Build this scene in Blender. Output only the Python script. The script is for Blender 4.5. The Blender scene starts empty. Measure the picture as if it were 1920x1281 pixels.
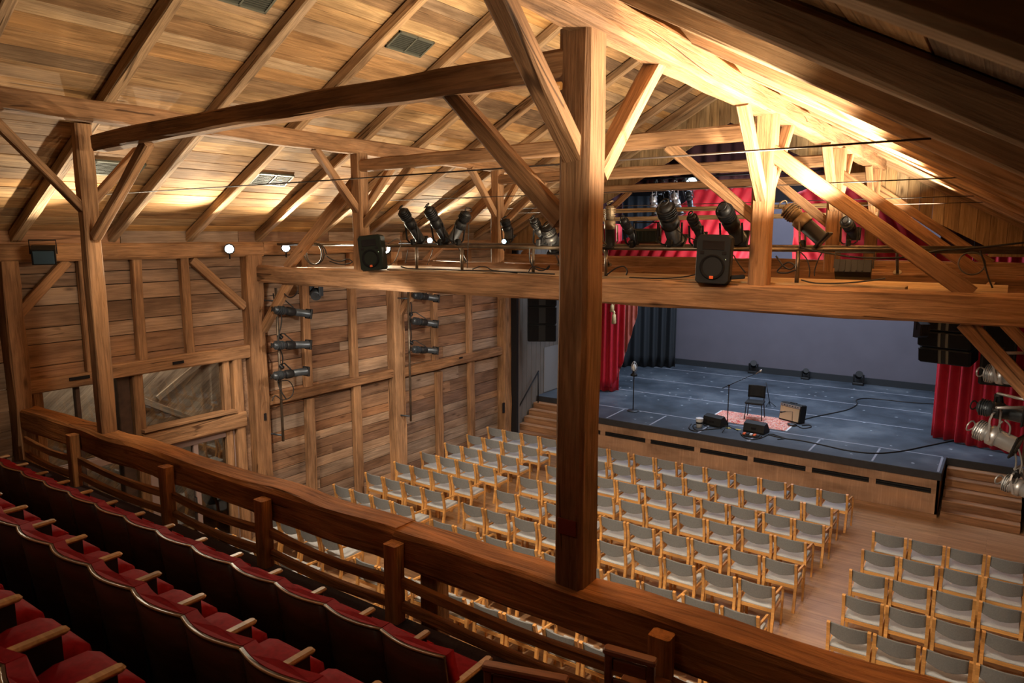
import bpy, math, random
from mathutils import Vector as V, Matrix, noise

# ---------------------------------------------------------------- camera, world, light, exposure
SC = bpy.context.scene
COL = SC.collection
H = 6.02                      # lens height above the hall floor
FPX, PCX, PCY = 1330.0, 960.0, 640.5
PITCH, YAW = math.radians(8.4465), math.radians(34.9574)
cam = bpy.data.cameras.new('camera'); cam.sensor_width = 36; cam.lens = 36*FPX/1920
cam.clip_start = 0.02; cam.clip_end = 200
cam.dof.use_dof = True; cam.dof.focus_distance = 8.5; cam.dof.aperture_fstop = 5.0
camo = bpy.data.objects.new('camera', cam); COL.objects.link(camo)
camo.location = (0, 0, H); camo.rotation_euler = (math.pi/2-PITCH, 0, YAW)
SC.camera = camo
vs = SC.view_settings
vs.view_transform = 'Standard'; vs.look = 'None'; vs.exposure = 0.0; vs.gamma = 1.0; vs.use_curve_mapping = False
SC.cycles.max_bounces = 7; SC.cycles.diffuse_bounces = 4; SC.cycles.glossy_bounces = 3
SC.cycles.transparent_max_bounces = 8; SC.cycles.caustics_reflective = False; SC.cycles.caustics_refractive = False
SC.cycles.sample_clamp_indirect = 6.0
wd = bpy.data.worlds.new('night_outside'); SC.world = wd; wd.use_nodes = True
wd.node_tree.nodes['Background'].inputs[0].default_value = (0.10, 0.13, 0.2, 1)
wd.node_tree.nodes['Background'].inputs[1].default_value = 0.15

WARM = (1.0, 0.74, 0.47); WARM2 = (1.0, 0.82, 0.60); COOL = (0.72, 0.83, 1.0); NEUT = (1.0, 0.93, 0.84)
def lamp(name, kind, loc, energy, col, aim=None, size=0.2, spot=90, blend=0.6, size_y=None):
    l = bpy.data.lights.new(name, kind); l.energy = energy; l.color = col
    if kind == 'AREA':
        l.size = size
        if size_y: l.shape = 'RECTANGLE'; l.size_y = size_y
    else: l.shadow_soft_size = size
    if kind == 'SPOT': l.spot_size = math.radians(spot); l.spot_blend = blend
    o = bpy.data.objects.new(name, l); COL.objects.link(o); o.location = loc
    if aim is not None:
        o.rotation_euler = (V(aim)-V(loc)).to_track_quat('-Z', 'Y').to_euler()
    return o
# stage wash
lamp('stage_wash', 'AREA', (-5.5, 20.5, 8.6), 1000, COOL, (-5.5, 21.5, 0), 7, size_y=2.5)
lamp('stage_wash_upstage', 'AREA', (-5.5, 24.6, 8.6), 220, (0.82, 0.85, 1.0), (-5.5, 25.4, 0), 6, size_y=1.2)
lamp('drape_light', 'SPOT', (-5.6, 17.6, 5.5), 420, (1, .93, .88), (-5.8, 19.2, 6.5), .15, 150, .5)
# house lights over the chairs, hung near the balcony front and mid-hall, aimed towards the stage
for x, y, z, e in [(-9.9, 6.1, 5.0, 420), (-6.2, 6.1, 5.0, 540), (-3.0, 6.1, 5.0, 520), (-.7, 6.3, 5.0, 340), (-9.6, 9.8, 5.0, 190), (-6.0, 9.8, 5.0, 210), (-2.4, 9.8, 5.0, 210),
                   (-9.4, 5.3, 7.1, 170), (-6.2, 5.3, 7.1, 200), (-3.0, 5.3, 7.1, 230)]:
    lamp('house_light', 'SPOT', (x, y, z), e, (1, .84, .64), (x-0.3, y+4.0, 0), .09, 105, .7)
# wash on the plank wall
for y, e, c in ((6.4, 270, WARM2), (9.8, 480, (1, .87, .72)), (13.2, 480, (1, .87, .72))):
    lamp('wall_wash', 'SPOT', (-7.2, y-2.2, 6.7 if y < 9 else 5.0), e, c, (-12, y+.6, 2.6), .10, 85, .8)
# roof uplights tucked between the long braces and the rafters: right purlin and rafters blown out
for y, e in ((3.75, 60), (5.2, 520), (6.55, 900), (7.8, 900), (9.6, 720), (11.3, 720), (13.4, 720), (15.2, 520)):
    lamp('roof_uplight', 'SPOT', (-1.3, y, 6.32), e, (1.0, .84, .60), (-1.95, y, 7.4), .05, 140, .4)
# roof uplights along the left plate, thrown back towards the balcony
for y, e in ((4.2, 330), (6.2, 480), (8.0, 480), (10.0, 480), (12.4, 480), (15.0, 380)):
    lamp('roof_uplight', 'SPOT', (-11.25, y+1.0, 5.8), e, (1.0, .87, .63), (-8.7, y-1.3, 7.6), .02, 120, .7)
# uplights on the tie beams wash the upper roof
for x, y, e in ((-5.2, 4.8, 95), (-5.2, 8.5, 110), (-5.2, 12.3, 140)):
    lamp('roof_uplight', 'SPOT', (x, y, 5.7), e, (1.0, .78, .50), (x-2.6, y-1.2, 9.0), .04, 130, .7)
# soft fill added over the balcony in place of roof bounce
for x in (-8, -3): lamp('balcony_fill', 'SPOT', (x, 0.2, 7.6), 36, (1, .74, .52), (x, 2.6, 3.2), .3, 130, .8)
lamp('balcony_fill', 'SPOT', (-4.2, 1.6, 6.0), 80, (1, .74, .48), (-.8, 3.0, 7.2), .2, 120, .8)  # added fill aimed up at the near right-hand rafters
# added fill that brightens the sliding barn door's boards behind the glass
lamp('barn_door_fill', 'AREA', (-12.0-.42, 6.4, 4.5), 70, (1, .86, .7), (-12.0-.62, 6.4, 1.5), 3.0, size_y=.15)

# ---------------------------------------------------------------- pixel of the 1920x1281 frame -> direction -> point on a known plane
_rt = V((math.cos(YAW), math.sin(YAW), 0))
_fw = V((-math.sin(YAW)*math.cos(PITCH), math.cos(YAW)*math.cos(PITCH), -math.sin(PITCH)))
_up = _rt.cross(_fw)
def ray(x, y): return _rt*((x-PCX)/FPX) + _up*((PCY-y)/FPX) + _fw
def PY(x, y, Y): d = ray(x, y); return d*(Y/d.y) + V((0, 0, H))
def PX(x, y, X): d = ray(x, y); return d*(X/d.x) + V((0, 0, H))
def PZ(x, y, z): d = ray(x, y); return d*((z-H)/d.z) + V((0, 0, H))

# ---------------------------------------------------------------- materials
MATS = {}
def newmat(name):
    m = bpy.data.materials.new(name); m.use_nodes = True; MATS[name] = m
    nt = m.node_tree; b = nt.nodes['Principled BSDF']
    return m, nt, b
def N(nt, t, **kw):
    n = nt.nodes.new(t)
    for k, v in kw.items(): setattr(n, k, v)
    return n
def ramp(nt, stops, interp='LINEAR'):
    n = N(nt, 'ShaderNodeValToRGB'); cr = n.color_ramp; cr.interpolation = interp
    while len(cr.elements) < len(stops): cr.elements.new(.5)
    for e, (p, c) in zip(cr.elements, stops): e.position = p; e.color = (*c, 1)
    return n
def coords(nt, scale, rnd=True):
    tc = N(nt, 'ShaderNodeTexCoord'); oi = N(nt, 'ShaderNodeObjectInfo')
    mul = N(nt, 'ShaderNodeVectorMath', operation='MULTIPLY'); mul.inputs[1].default_value = scale
    nt.links.new(tc.outputs['Object'], mul.inputs[0])
    if not rnd: return mul.outputs[0], oi
    m2 = N(nt, 'ShaderNodeMath', operation='MULTIPLY'); m2.inputs[1].default_value = 71.3
    nt.links.new(oi.outputs['Random'], m2.inputs[0])
    add = N(nt, 'ShaderNodeVectorMath', operation='ADD')
    nt.links.new(mul.outputs[0], add.inputs[0]); nt.links.new(m2.outputs[0], add.inputs[1])
    return add.outputs[0], oi
def wood(name, tints, dark=.45, rough=.78, bump=.35, fiber=(0.55, 9, 9), knots=True, spec=.25, contrast=1.0, crack=0):
    m, nt, b = newmat(name); L = nt.links.new
    c1, oi = coords(nt, fiber)
    n1 = N(nt, 'ShaderNodeTexNoise'); n1.inputs['Scale'].default_value = 2.6; n1.inputs['Detail'].default_value = 7
    n1.inputs['Roughness'].default_value = .62; n1.inputs['Distortion'].default_value = .8; L(c1, n1.inputs['Vector'])
    c2, _ = coords(nt, (0.7, 2.2, 2.2))
    n2 = N(nt, 'ShaderNodeTexNoise'); n2.inputs['Scale'].default_value = 1.3; n2.inputs['Detail'].default_value = 4; L(c2, n2.inputs['Vector'])
    tint = ramp(nt, [(i/max(1, len(tints)-1), t) for i, t in enumerate(tints)]); L(oi.outputs['Random'], tint.inputs[0])
    r1 = ramp(nt, [(.30, (dark*contrast, dark*.93*contrast, dark*.86*contrast)), (.52, (.88, .87, .86)), (.72, (1.22, 1.2, 1.16))]); L(n1.outputs[0], r1.inputs[0])
    r2 = ramp(nt, [(.30, (.52, .49, .47)), (.55, (1, 1, 1)), (.75, (1.18, 1.12, 1.0))]); L(n2.outputs[0], r2.inputs[0])
    mx = N(nt, 'ShaderNodeMix', data_type='RGBA', blend_type='MULTIPLY'); mx.inputs[0].default_value = 1
    L(tint.outputs[0], mx.inputs[6]); L(r1.outputs[0], mx.inputs[7])
    mx2 = N(nt, 'ShaderNodeMix', data_type='RGBA', blend_type='MULTIPLY'); mx2.inputs[0].default_value = 1
    L(mx.outputs[2], mx2.inputs[6]); L(r2.outputs[0], mx2.inputs[7])
    out = mx2.outputs[2]
    if knots:
        c3, _ = coords(nt, (1.1, 3.6, 3.6))
        vo = N(nt, 'ShaderNodeTexVoronoi'); vo.inputs['Scale'].default_value = .8; L(c3, vo.inputs['Vector'])
        rk = ramp(nt, [(.03, (.28, .24, .22)), (.11, (1, 1, 1))]); L(vo.outputs['Distance'], rk.inputs[0])
        mx3 = N(nt, 'ShaderNodeMix', data_type='RGBA', blend_type='MULTIPLY'); mx3.inputs[0].default_value = .85
        L(out, mx3.inputs[6]); L(rk.outputs[0], mx3.inputs[7]); out = mx3.outputs[2]
    hgt = n1.outputs[0]
    if crack:
        c4, _ = coords(nt, (.09, 1.7, 1.7))
        n4 = N(nt, 'ShaderNodeTexNoise'); n4.inputs['Scale'].default_value = 2.0; n4.inputs['Detail'].default_value = 1.5; n4.inputs['Distortion'].default_value = 0; L(c4, n4.inputs['Vector'])
        sb = N(nt, 'ShaderNodeMath', operation='SUBTRACT'); sb.inputs[1].default_value = .5; L(n4.outputs[0], sb.inputs[0])
        ab = N(nt, 'ShaderNodeMath', operation='ABSOLUTE'); L(sb.outputs[0], ab.inputs[0])
        n5 = N(nt, 'ShaderNodeTexNoise'); n5.inputs['Scale'].default_value = 1.1; L(c2, n5.inputs['Vector'])
        ms = ramp(nt, [(.50, (.05, .05, .05)), (.60, (0, 0, 0))]); L(n5.outputs[0], ms.inputs[0])
        ad_ = N(nt, 'ShaderNodeMath', operation='ADD'); L(ab.outputs[0], ad_.inputs[0]); L(ms.outputs[0], ad_.inputs[1])
        rc_ = ramp(nt, [(.003, (.25, .22, .2)), (.012, (1, 1, 1))]); L(ad_.outputs[0], rc_.inputs[0])
        mx4 = N(nt, 'ShaderNodeMix', data_type='RGBA', blend_type='MULTIPLY'); mx4.inputs[0].default_value = crack
        L(out, mx4.inputs[6]); L(rc_.outputs[0], mx4.inputs[7]); out = mx4.outputs[2]
        mh = N(nt, 'ShaderNodeMath', operation='MULTIPLY'); L(n1.outputs[0], mh.inputs[0]); L(rc_.outputs[0], mh.inputs[1]); hgt = mh.outputs[0]
    L(out, b.inputs['Base Color']); b.inputs['Roughness'].default_value = rough
    b.inputs['Specular IOR Level'].default_value = spec
    bp = N(nt, 'ShaderNodeBump'); bp.inputs['Strength'].default_value = bump; bp.inputs['Distance'].default_value = .02
    L(hgt, bp.inputs['Height']); L(bp.outputs[0], b.inputs['Normal'])
    return m
def plain(name, col, rough=.5, metal=0, noise_amt=0, nscale=8, spec=.4, sheen=0, emit=None, estr=0, bump=0):
    m, nt, b = newmat(name); L = nt.links.new
    b.inputs['Base Color'].default_value = (*col, 1); b.inputs['Roughness'].default_value = rough
    b.inputs['Metallic'].default_value = metal; b.inputs['Specular IOR Level'].default_value = spec
    if sheen: b.inputs['Sheen Weight'].default_value = sheen; b.inputs['Sheen Roughness'].default_value = .4; b.inputs['Sheen Tint'].default_value = (*[min(1, c*2+.1) for c in col], 1)
    if emit: b.inputs['Emission Color'].default_value = (*emit, 1); b.inputs['Emission Strength'].default_value = estr
    if noise_amt or bump:
        c, oi = coords(nt, (1, 1, 1)); n = N(nt, 'ShaderNodeTexNoise'); n.inputs['Scale'].default_value = nscale; n.inputs['Detail'].default_value = 5; L(c, n.inputs['Vector'])
        if noise_amt:
            k = noise_amt; r = ramp(nt, [(.3, tuple(x*(1-k) for x in col)), (.7, tuple(min(1, x*(1+k)) for x in col))])
            L(n.outputs[0], r.inputs[0]); L(r.outputs[0], b.inputs['Base Color'])
        if bump:
            bp = N(nt, 'ShaderNodeBump'); bp.inputs['Strength'].default_value = bump; bp.inputs['Distance'].default_value = .01
            L(n.outputs[0], bp.inputs['Height']); L(bp.outputs[0], b.inputs['Normal'])
    return m
wood('hewn_timber', [(.33, .178, .085), (.39, .215, .108), (.30, .157, .076), (.42, .24, .125), (.37, .21, .112)], dark=.48, bump=.8, fiber=(.6, 11, 11), crack=.95)
wood('rafter_wood', [(.40, .245, .13), (.48, .32, .185), (.35, .205, .108), (.46, .32, .20)], dark=.5, bump=.6, fiber=(.6, 11, 11), crack=.85)
wood('roof_board', [(.42, .24, .105), (.57, .37, .185), (.25, .15, .082), (.55, .295, .105), (.32, .22, .14), (.48, .26, .105), (.22, .135, .078), (.48, .33, .195)], dark=.55, bump=.5, fiber=(.5, 10, 10), crack=.6)
wood('wall_board', [(.34, .195, .112), (.21, .122, .076), (.43, .285, .185), (.29, .22, .168), (.38, .195, .10), (.18, .11, .078), (.38, .285, .212), (.27, .152, .09)], dark=.60, bump=.45, fiber=(.5, 10, 10), crack=.6)
wood('gable_board', [(.46, .31, .155), (.54, .40, .235), (.38, .25, .13), (.50, .34, .175)], dark=.55, bump=.3, fiber=(.6, 11, 11), crack=.4)
wood('rail_timber', [(.43, .185, .062), (.44, .19, .066)], dark=.42, bump=.9, fiber=(.45, 7, 7), crack=.9)
wood('seat_board', [(.085, .035, .02), (.095, .04, .022)], dark=.7, rough=.35, bump=.05, knots=False, spec=.5)
wood('beech', [(.68, .35, .11), (.72, .38, .125), (.65, .32, .10)], dark=.85, rough=.42, bump=.03, knots=False, spec=.45)
wood('armrest_wood', [(.50, .31, .15), (.54, .34, .17)], dark=.7, rough=.35, bump=.05, knots=False, spec=.5)
wood('stage_oak', [(.40, .245, .155), (.41, .25, .158)], dark=.85, rough=.5, bump=.04, knots=False, fiber=(9, 9, .6))
wood('step_oak', [(.36, .195, .105), (.33, .175, .095), (.39, .215, .115)], dark=.7, rough=.42, bump=.06, knots=False)
wood('exterior_board', [(.34, .26, .19), (.40, .32, .24), (.29, .22, .16)], dark=.5, bump=.3)
plain('window_frame_paint', (.27, .19, .17), .5)
wood('dark_panel_wood', [(.22, .085, .04), (.24, .095, .045)], dark=.7, rough=.35, bump=.05, knots=False, spec=.5)
plain('dark_wood_trim', (.06, .035, .025), .5, noise_amt=.3)
plain('black_metal', (.010, .010, .011), .5, 0, noise_amt=.3, spec=.25)
plain('black_plastic', (.013, .014, .015), .55, spec=.2)
plain('speaker_grille', (.008, .008, .009), .8, noise_amt=.5, nscale=120, spec=.1)
plain('green_black', (.012, .015, .011), .6, spec=.15)
plain('cast_metal', (.055, .064, .075), .38, .55, noise_amt=.3)
plain('aluminium', (.50, .51, .52), .42, .75)
plain('pipe_metal', (.16, .13, .10), .42, .8, noise_amt=.25)
plain('old_bronze', (.16, .115, .07), .5, .6, noise_amt=.3)
plain('cable_rubber', (.012, .011, .011), .6)
plain('cable_grey', (.16, .15, .14), .5)
plain('rod_steel', (.05, .035, .028), .6, .4)
plain('chair_back_fabric', (.17, .172, .17), .85, noise_amt=.12, nscale=60, sheen=.15)
plain('chair_seat_fabric', (.42, .44, .45), .9, noise_amt=.08, nscale=60, sheen=.2)
plain('red_velvet_seat', (.24, .007, .014), .8, noise_amt=.15, nscale=30, spec=.1, sheen=.06)
plain('red_drape', (.40, .008, .022), .7, noise_amt=.12, nscale=6, sheen=.4)
plain('coral_ruffle', (.42, .12, .09), .75, noise_amt=.1, sheen=.2)
plain('dark_drape', (.030, .006, .010), .85, noise_amt=.2)
plain('black_drape', (.012, .016, .02), .75, sheen=.15)
plain('cyclorama', (.095, .092, .115), .9, noise_amt=.06, nscale=1.5)
plain('gold_tassel', (.55, .42, .2), .5, .2, noise_amt=.3, nscale=40)
plain('black_paint', (.022, .022, .026), .55, noise_amt=.2)
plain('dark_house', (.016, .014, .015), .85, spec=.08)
plain('panel_grey', (.115, .097, .08), .7, noise_amt=.12, nscale=2)
plain('wall_patch', (.16, .15, .14), .7)
plain('tape_white', (.23, .25, .30), .6)
plain('tolex_tan', (.50, .40, .26), .8, noise_amt=.12, nscale=80)
plain('bucket_white', (.55, .55, .55), .5)
plain('yellow_tape', (.6, .5, .08), .5)
plain('chrome', (.8, .8, .82), .15, 1)
plain('vent_grey', (.11, .11, .085), .5, .2)
plain('vent_slat', (.045, .045, .035), .6)
plain('carpet_dark', (.035, .018, .018), .95, noise_amt=.3, nscale=60)
plain('bulb_glass', (.8, .85, .85), .1, spec=.8)
plain('lit_lens', (1, 1, 1), .4, emit=(.86, .95, 1.0), estr=30)
plain('lit_lens_soft', (1, 1, 1), .4, emit=(.6, .9, 1.0), estr=8)
plain('red_led', (.5, .03, .02), .4, emit=(1, .08, .03), estr=.5)
plain('indicator_green', (.5, .6, .4), .4, emit=(.8, 1, .6), estr=1.5)
plain('blue_glass', (.06, .11, .16), .2, .2)
plain('violet_lens', (.12, .08, .35), .2, emit=(.3, .3, 1), estr=.8)
plain('orange_badge', (.7, .12, .03), .5)
plain('notice_red', (.16, .03, .02), .7)

def glassmat():
    m, nt, b = newmat('window_glass'); nt.nodes.remove(b); L = nt.links.new
    out = nt.nodes['Material Output']; tr = N(nt, 'ShaderNodeBsdfTransparent'); gl = N(nt, 'ShaderNodeBsdfGlossy'); gl.inputs['Roughness'].default_value = .02
    tr.inputs[0].default_value = (.9, .9, .88, 1)
    fr = N(nt, 'ShaderNodeFresnel'); fr.inputs[0].default_value = 1.7; mx = N(nt, 'ShaderNodeMixShader')
    L(fr.outputs[0], mx.inputs[0]); L(tr.outputs[0], mx.inputs[1]); L(gl.outputs[0], mx.inputs[2]); L(mx.outputs[0], out.inputs[0])
glassmat()
def floormat():
    m, nt, b = newmat('hall_floor'); L = nt.links.new
    tc = N(nt, 'ShaderNodeTexCoord'); br = N(nt, 'ShaderNodeTexBrick'); L(tc.outputs['Object'], br.inputs['Vector'])
    br.inputs['Scale'].default_value = 1; br.inputs['Brick Width'].default_value = 1.6; br.inputs['Row Height'].default_value = .075
    br.inputs['Mortar Size'].default_value = .0016; br.inputs['Color1'].default_value = (.32, .185, .10, 1); br.inputs['Color2'].default_value = (.41, .245, .13, 1)
    br.inputs['Mortar'].default_value = (.12, .06, .03, 1); br.inputs['Bias'].default_value = 0
    mp = N(nt, 'ShaderNodeVectorMath', operation='MULTIPLY'); mp.inputs[1].default_value = (.7, 9, 1); L(tc.outputs['Object'], mp.inputs[0])
    n = N(nt, 'ShaderNodeTexNoise'); n.inputs['Scale'].default_value = 2; n.inputs['Detail'].default_value = 6; L(mp.outputs[0], n.inputs['Vector'])
    r = ramp(nt, [(.3, (.78, .76, .74)), (.7, (1.1, 1.1, 1.1))]); L(n.outputs[0], r.inputs[0])
    mx = N(nt, 'ShaderNodeMix', data_type='RGBA', blend_type='MULTIPLY'); mx.inputs[0].default_value = 1
    L(br.outputs[0], mx.inputs[6]); L(r.outputs[0], mx.inputs[7]); L(mx.outputs[2], b.inputs['Base Color'])
    b.inputs['Roughness'].default_value = .34; b.inputs['Specular IOR Level'].default_value = .4
floormat()
def stagefloor():
    m, nt, b = newmat('stage_deck'); L = nt.links.new
    tc = N(nt, 'ShaderNodeTexCoord')
    n = N(nt, 'ShaderNodeTexNoise'); n.inputs['Scale'].default_value = .55; n.inputs['Detail'].default_value = 8; n.inputs['Roughness'].default_value = .65; L(tc.outputs['Object'], n.inputs['Vector'])
    r = ramp(nt, [(.32, (.018, .025, .033)), (.5, (.040, .053, .070)), (.68, (.090, .110, .132))]); L(n.outputs[0], r.inputs[0])
    # paint splashes and scuffs
    n2 = N(nt, 'ShaderNodeTexVoronoi'); n2.inputs['Scale'].default_value = 2.4; L(tc.outputs['Object'], n2.inputs['Vector'])
    n3 = N(nt, 'ShaderNodeTexNoise'); n3.inputs['Scale'].default_value = 14; n3.inputs['Detail'].default_value = 4; L(tc.outputs['Object'], n3.inputs['Vector'])
    ad = N(nt, 'ShaderNodeMath', operation='MULTIPLY_ADD'); L(n3.outputs[0], ad.inputs[0]); ad.inputs[1].default_value = .32; L(n2.outputs['Distance'], ad.inputs[2])
    r2 = ramp(nt, [(.215, (1, 1, 1)), (.26, (0, 0, 0))]); L(ad.outputs[0], r2.inputs[0])
    mx = N(nt, 'ShaderNodeMix', data_type='RGBA'); L(r2.outputs[0], mx.inputs[0]); L(r.outputs[0], mx.inputs[6]); mx.inputs[7].default_value = (.26, .30, .34, 1)
    L(mx.outputs[2], b.inputs['Base Color']); b.inputs['Roughness'].default_value = .5; b.inputs['Specular IOR Level'].default_value = .35
stagefloor()
def rugmat():
    m, nt, b = newmat('rug_weave'); L = nt.links.new
    tc = N(nt, 'ShaderNodeTexCoord'); v = N(nt, 'ShaderNodeTexVoronoi'); v.inputs['Scale'].default_value = 5.5; v.inputs['Randomness'].default_value = .8; L(tc.outputs['Object'], v.inputs['Vector'])
    w = N(nt, 'ShaderNodeTexNoise'); w.inputs['Scale'].default_value = 4.5; w.inputs['Distortion'].default_value = 2.5; L(tc.outputs['Object'], w.inputs['Vector'])
    r = ramp(nt, [(0, (.42, .05, .04)), (.41, (.66, .56, .48)), (.45, (.55, .13, .06)), (.52, (.05, .05, .08)), (.55, (.66, .54, .45)), (.59, (.45, .055, .04))], 'CONSTANT'); L(w.outputs[0], r.inputs[0])
    mx = N(nt, 'ShaderNodeMix', data_type='RGBA', blend_type='MULTIPLY'); mx.inputs[0].default_value = .5; L(r.outputs[0], mx.inputs[6]); L(v.outputs['Color'], mx.inputs[7])
    L(r.outputs[0], b.inputs['Base Color']); b.inputs['Roughness'].default_value = .95
rugmat()

# ---------------------------------------------------------------- mesh + object helpers
WM = {}
def basis(P0, P1, up=(0, 0, 1)):
    x = (V(P1)-V(P0)).normalized(); u = V(up)
    if abs(x.dot(u.normalized())) > .98: u = V((0, 1, 0)) if abs(x.y) < .9 else V((1, 0, 0))
    y = u.cross(x).normalized(); z = x.cross(y)
    m = Matrix((x, y, z)).transposed().to_4x4(); m.translation = V(P0); return m
def link(name, data, Mw=None, parent=None):
    o = bpy.data.objects.new(name, data); COL.objects.link(o)
    Mw = Mw or Matrix.Identity(4); WM[o] = Mw
    if parent is not None:
        o.parent = parent; o.matrix_basis = WM[parent].inverted() @ Mw
    else: o.matrix_basis = Mw
    return o
def thing(name, label, cat, loc=(0, 0, 0), group=None, rot=0, kind=None):
    o = link(name, None, Matrix.Translation(V(loc)) @ Matrix.Rotation(rot, 4, 'Z')); o.empty_display_size = .1
    return tag(o, label, cat, group, kind)
def tag(o, label=None, cat=None, group=None, kind=None):
    if label: o['label'] = label
    if cat: o['category'] = cat
    if group: o['group'] = group
    if kind: o['kind'] = kind
    return o
class MB:
    def __init__(s): s.v = []; s.f = []; s.sm = []
    def add(s, vs, fs, smooth=False):
        k = len(s.v); s.v += [tuple(v) for v in vs]; s.f += [tuple(i+k for i in f) for f in fs]; s.sm += [smooth]*len(fs); return s
    def box(s, lo, hi, M=None, bev=0):
        (x0, y0, z0), (x1, y1, z1) = lo, hi
        if bev:
            return s.rbox(lo, hi, bev, M)
        vs = [V(p) for p in ((x0, y0, z0), (x1, y0, z0), (x1, y1, z0), (x0, y1, z0), (x0, y0, z1), (x1, y0, z1), (x1, y1, z1), (x0, y1, z1))]
        if M: vs = [M @ v for v in vs]
        return s.add(vs, [(0, 3, 2, 1), (4, 5, 6, 7), (0, 1, 5, 4), (1, 2, 6, 5), (2, 3, 7, 6), (3, 0, 4, 7)])
    def rbox(s, lo, hi, b, M=None):
        # bevelled box: rounded rectangle rings in z
        (x0, y0, z0), (x1, y1, z1) = lo, hi
        b = min(b, (x1-x0)*.45, (y1-y0)*.45, (z1-z0)*.45)
        def ring(i, z):
            return [(x0+i, y0+i+b*0, z)] if 0 else [(x0+i+b, y0+i, z), (x1-i-b, y0+i, z), (x1-i, y0+i+b, z), (x1-i, y1-i-b, z), (x1-i-b, y1-i, z), (x0+i+b, y1-i, z), (x0+i, y1-i-b, z), (x0+i, y0+i+b, z)]
        rings = [ring(b*.7, z0), ring(0, z0+b), ring(0, z1-b), ring(b*.7, z1)]
        return s.loft(rings, M, cap=True, smooth=False)
    def loft(s, rings, M=None, cap=True, smooth=True, closed=True):
        n = len(rings[0]); vs = [V(p) for r in rings for p in r]
        if M: vs = [M @ v for v in vs]
        fs = []
        for i in range(len(rings)-1):
            for j in range(n if closed else n-1):
                a = i*n+j; b = i*n+(j+1) % n; fs.append((a, b, b+n, a+n))
        s.add(vs, fs, smooth)
        if cap:
            k = len(s.v)-len(vs)
            s.f.append(tuple(k+j for j in reversed(range(n)))); s.sm.append(False)
            s.f.append(tuple(k+(len(rings)-1)*n+j for j in range(n))); s.sm.append(False)
        return s
    def lathe(s, prof, M=None, n=14, cap=True, smooth=True):
        # profile of (x along axis, radius), axis = local X
        return s.loft([[(x, r*math.cos(2*math.pi*j/n), r*math.sin(2*math.pi*j/n)) for j in range(n)] for x, r in prof], M, cap, smooth)
    def tube(s, pts, r, n=8, smooth=True, flat=1.0, closed=False):
        P = [V(p) for p in pts]; rings = []; up = None; m = len(P)
        for i, p in enumerate(P):
            if closed: t = P[(i+1) % m]-P[i-1]
            else: t = (P[min(i+1, m-1)]-P[max(i-1, 0)])
            t.normalize()
            if up is None: up = V((0, 0, 1)) if abs(t.z) < .9 else V((1, 0, 0))
            a = t.cross(up).normalized(); up = a.cross(t).normalized()
            off = math.pi/4 if n == 4 else 0
            rr = r[i] if isinstance(r, (list, tuple)) else r
            rings.append([p + a*(rr*math.cos(2*math.pi*j/n+off)) + up*(rr*flat*math.sin(2*math.pi*j/n+off)) for j in range(n)])
        if closed: rings.append(rings[0])
        return s.loft(rings, None, not closed, smooth)
    def mesh(s, name):
        me = bpy.data.meshes.new(name); me.from_pydata(s.v, [], s.f); me.polygons.foreach_set('use_smooth', s.sm); me.update(); return me
    def build(s, name, mat, parent=None, Mw=None):
        # vertices are in world space unless Mw is given; origin moves to the mesh
        if Mw is None:
            c = V((sum(v[0] for v in s.v), sum(v[1] for v in s.v), sum(v[2] for v in s.v)))/max(1, len(s.v))
            s.v = [(v[0]-c.x, v[1]-c.y, v[2]-c.z) for v in s.v]; Mw = Matrix.Translation(c)
        me = s.mesh(name); me.materials.append(MATS[mat]); return link(name, me, Mw, parent)
RN = random.Random(5)
def timber_mesh(L, w, h, seed, rough=.012, seg=.35, cham=.12, bow=0.0, taper=1.0):
    rn = random.Random(seed); n = max(2, int(L/seg)); rings = []
    c = min(w, h)*cham; o = V((rn.uniform(0, 90), rn.uniform(0, 90), rn.uniform(0, 90)))
    for i in range(n+1):
        t = i/n; x = t*L; k = 1+(taper-1)*t
        a, b = w/2*k, h/2*k
        sec = [(-a+c, -b), (a-c, -b), (a, -b+c), (a, b-c), (a-c, b), (-a+c, b), (-a, b-c), (-a, -b+c)]
        zz = bow*math.sin(math.pi*t)
        r = []
        for j, (y, z) in enumerate(sec):
            d = noise.noise_vector(V((x*1.3, y*4+j*.7, z*4))+o)*rough
            r.append((x, y+d.y, z+d.z+zz))
        rings.append(r)
    return MB().loft(rings, None, True, False)
_seed = [0]
def T(parent, name, P0, P1, w, h, mat='hewn_timber', up=(0, 0, 1), rough=.012, bow=0, cham=.12, seg=.35, taper=1.0):
    _seed[0] += 1
    P0, P1 = V(P0), V(P1)
    mb = timber_mesh((P1-P0).length, w, h, _seed[0], rough, seg, cham, bow, taper)
    me = mb.mesh(name); me.materials.append(MATS[mat])
    return link(name, me, basis(P0, P1, up), parent)
def board(parent, P0, P1, w, t, mat, up, name='board', rough=.004):
    return T(parent, name, P0, P1, w, t, mat, up, rough, 0, .08, 1.1)
def frange(a, b, st):
    r = []; x = a
    while x < b-1e-6: r.append(x); x += st
    return r
ORD = ['', 'first', 'second', 'third', 'fourth', 'fifth', 'sixth', 'seventh', 'eighth', 'ninth', 'tenth', 'eleventh', 'twelfth', 'thirteenth', 'fourteenth', 'fifteenth', 'sixteenth', 'seventeenth', 'eighteenth', 'nineteenth', 'twentieth', 'twenty-first', 'twenty-second']
# ================================================================ SETTING
XL, XR, XC = -12.0, 0.65, -5.675           # wall faces and ridge line
SL = .545; RZ0 = H-.05                      # rafter underside at the plate
def under(X): return RZ0 + SL*((X-XL) if X < XC else (XR-X))
YB, YG = -5.0, 16.85                        # back wall, stage gable
BY = [4.35, 8.5, 12.34, 16.35]              # bents

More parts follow.
